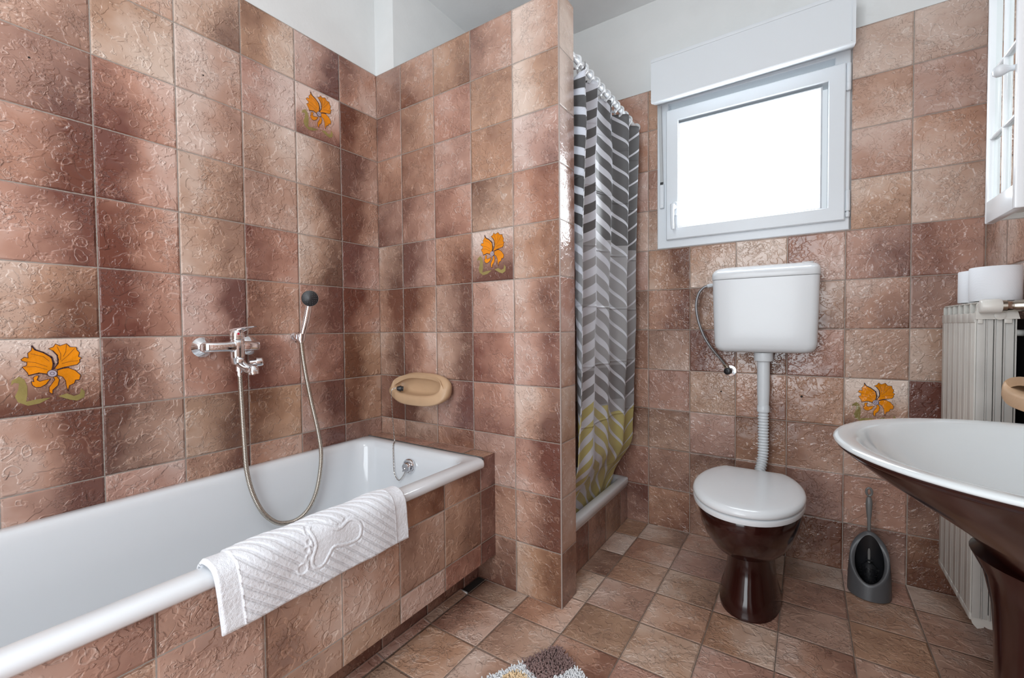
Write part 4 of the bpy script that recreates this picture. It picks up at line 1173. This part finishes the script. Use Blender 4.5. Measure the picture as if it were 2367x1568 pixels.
loft(bm, [pedr(0, .150, .135), pedr(.02, .148, .133), pedr(.10, .135, .120), pedr(.25, .130, .112), pedr(.38, .130, .112), pedr(.48, .132, .115), pedr(.54, .136, .120), pedr(.59, .146, .132), pedr(.625, .163, .150)])
link('pedestal', bm, MAT['brown'], wbn, angle=60)
# basin tap, just outside the picture
tp_ = thing('basin_tap', 'chrome mixer tap at the wall side of the brown washbasin', 'tap', (2.165, BY, .8035))
bm = nb(); lathe(bm, (2.165, BY, .8030), (0, 0, 1), [(0, .025), (.005, .025), (.010, .021), (.06, .019), (.075, .021), (.09, .018), (.095, .005)], 28)
tube(bm, catmull([(2.160, BY, .845), (2.12, BY, .862), (2.075, BY, .858), (2.055, BY, .842)], 8), .011, 16); link('body', bm, MAT['chrome'], tp_)
bm = nb(); tube(bm, catmull([(2.165, BY, .892), (2.14, BY, .905), (2.10, BY, .918)], 6), .006, 12); link('lever', bm, MAT['chrome'], tp_)

# ------------------------------------------------------------------ mirror-fronted wall cabinet
cb = thing('wall_cabinet', 'narrow white wall cabinet with a glazed mirror door above the radiator', 'cabinet', (2.15, .2, 1.285))
CX, CY0, CY1, CZ0, CZ1 = 2.080, .108, .314, 1.285, 1.935
bm = nb()
box(bm, CX + .022, XR - .001, CY0 + .004, CY0 + .020, CZ0 + .006, CZ1 - .004, .002); box(bm, CX + .022, XR - .001, CY1 - .020, CY1 - .004, CZ0 + .006, CZ1 - .004, .002)
box(bm, CX + .022, XR - .001, CY0 + .02, CY1 - .02, CZ0 + .020, CZ0 + .036, .001); box(bm, CX + .022, XR - .001, CY0 + .02, CY1 - .02, CZ1 - .020, CZ1 - .006, .001); box(bm, XR - .006, XR - .001, CY0 + .01, CY1 - .01, CZ0 + .02, CZ1 - .01)
link('carcass', bm, simple('white_cabinet_paint', (.76, .77, .74), .4), cb)
dr = None
bm = nb()
W_ = .015
def dbox(y0, y1, z0, z1, x0=CX, x1=CX + .020, bev=.0035): box(bm, x0, x1, y0, y1, z0, z1, bev)
dbox(CY0, CY0 + W_, CZ0, CZ1); dbox(CY1 - W_, CY1, CZ0, CZ1); dbox(CY0 + W_ - .004, CY1 - W_ + .004, CZ0, CZ0 + .058); dbox(CY0 + W_ - .004, CY1 - W_ + .004, CZ1 - .058, CZ1)
ym = (CY0 + CY1) / 2
dbox(ym - .003, ym + .003, CZ0 + .05, CZ1 - .05, CX + .004, CX + .014, .0025)
for z in (1.508, 1.680): dbox(CY0 + W_ - .004, CY1 - W_ + .004, z - .0035, z + .0035, CX + .004, CX + .014, .003)
cdoor = link('door', bm, simple('white_door_gloss', (.80, .83, .86), .22), cb)
bm = nb(); box(bm, CX + .0125, CX + .0155, CY0 + W_ - .002, CY1 - W_ + .002, CZ0 + .056, CZ1 - .056)
link('mirror_pane', bm, MAT['mirror'], cdoor, smooth=False)
bm = nb(); lathe(bm, (CX + .001, CY0 + .020, 1.615), (-1, 0, 0), [(0, .007), (.006, .006), (.012, .009), (.020, .0135), (.028, .0135), (.034, .009), (.036, .003)], 24)
link('knob', bm, MAT['pvc'], cdoor)

# ------------------------------------------------------------------ shaggy bath rug
rg = thing('bath_rug', 'shaggy white rug with brown, peach and orange patches on the floor', 'rug', (1.1, -.5, 0))
RC = Vector((1.037, -.186, 0)); ea = Vector((-.462, -.887, 0)); eb = Vector((.887, -.462, 0)); RL, RW = .52, .80
bm = nb()
c4 = [RC, RC + ea * RL, RC + ea * RL + eb * RW, RC + eb * RW]
lo = [bm.verts.new(p + Vector((0, 0, .0008))) for p in c4]; hi = [bm.verts.new(p + Vector((0, 0, .006))) for p in c4]
bm.faces.new(lo); bm.faces.new(hi)
for i in range(4): bm.faces.new((lo[i], lo[(i + 1) % 4], hi[(i + 1) % 4], hi[i]))
RC_COL = [simple('rug_white', (.78, .80, .82), .95), simple('rug_brown', (.25, .165, .155), .95, var=.2), simple('rug_peach', (.85, .66, .42), .95), simple('rug_orange', (.84, .45, .30), .95), simple('rug_cream', (.80, .76, .58), .95)]
link('backing', bm, RC_COL[0], rg, smooth=False)
def rugcol(a, b):
    if a < .125 and b < .092: return 1
    for ca, cb_, r, m in ((.185, .055, .040, 2), (.075, .150, .036, 3), (.27, .15, .05, 3), (.12, .27, .05, 2), (.30, .02, .04, 4), (.22, .26, .05, 1), (.1, .42, .06, 3), (.3, .4, .06, 2), (.2, .55, .06, 1), (.4, .3, .06, 3), (.42, .6, .06, 2), (.12, .68, .05, 3)):
        if (a - ca) ** 2 + (b - cb_) ** 2 < r * r: return m
    return 0
bm = nb(); rs3 = random.Random(11); st_ = .0048
a = 0.0
while a < RL:
    b = 0.0
    while b < RW:
        # dense where the photograph looks, coarser beyond
        m = rugcol(a, b)
        p = RC + ea * (a + rs3.uniform(-.002, .002)) + eb * (b + rs3.uniform(-.002, .002)) + Vector((0, 0, .005))
        d = Vector((rs3.uniform(-.7, .7), rs3.uniform(-.7, .7), 1)).normalized()
        h = rs3.uniform(.009, .013) if m != 1 else rs3.uniform(.012, .018)
        q1 = p + d * h * .6; q2 = q1 + (d + Vector((rs3.uniform(-.8, .8), rs3.uniform(-.8, .8), 0))).normalized() * h * .4
        tube(bm, [p, q1, q2], lambda i, s: .0025 * (1 - .3 * s), 5, mat=m)
        b += st_
    a += st_
link('pile', bm, RC_COL, rg, angle=180)
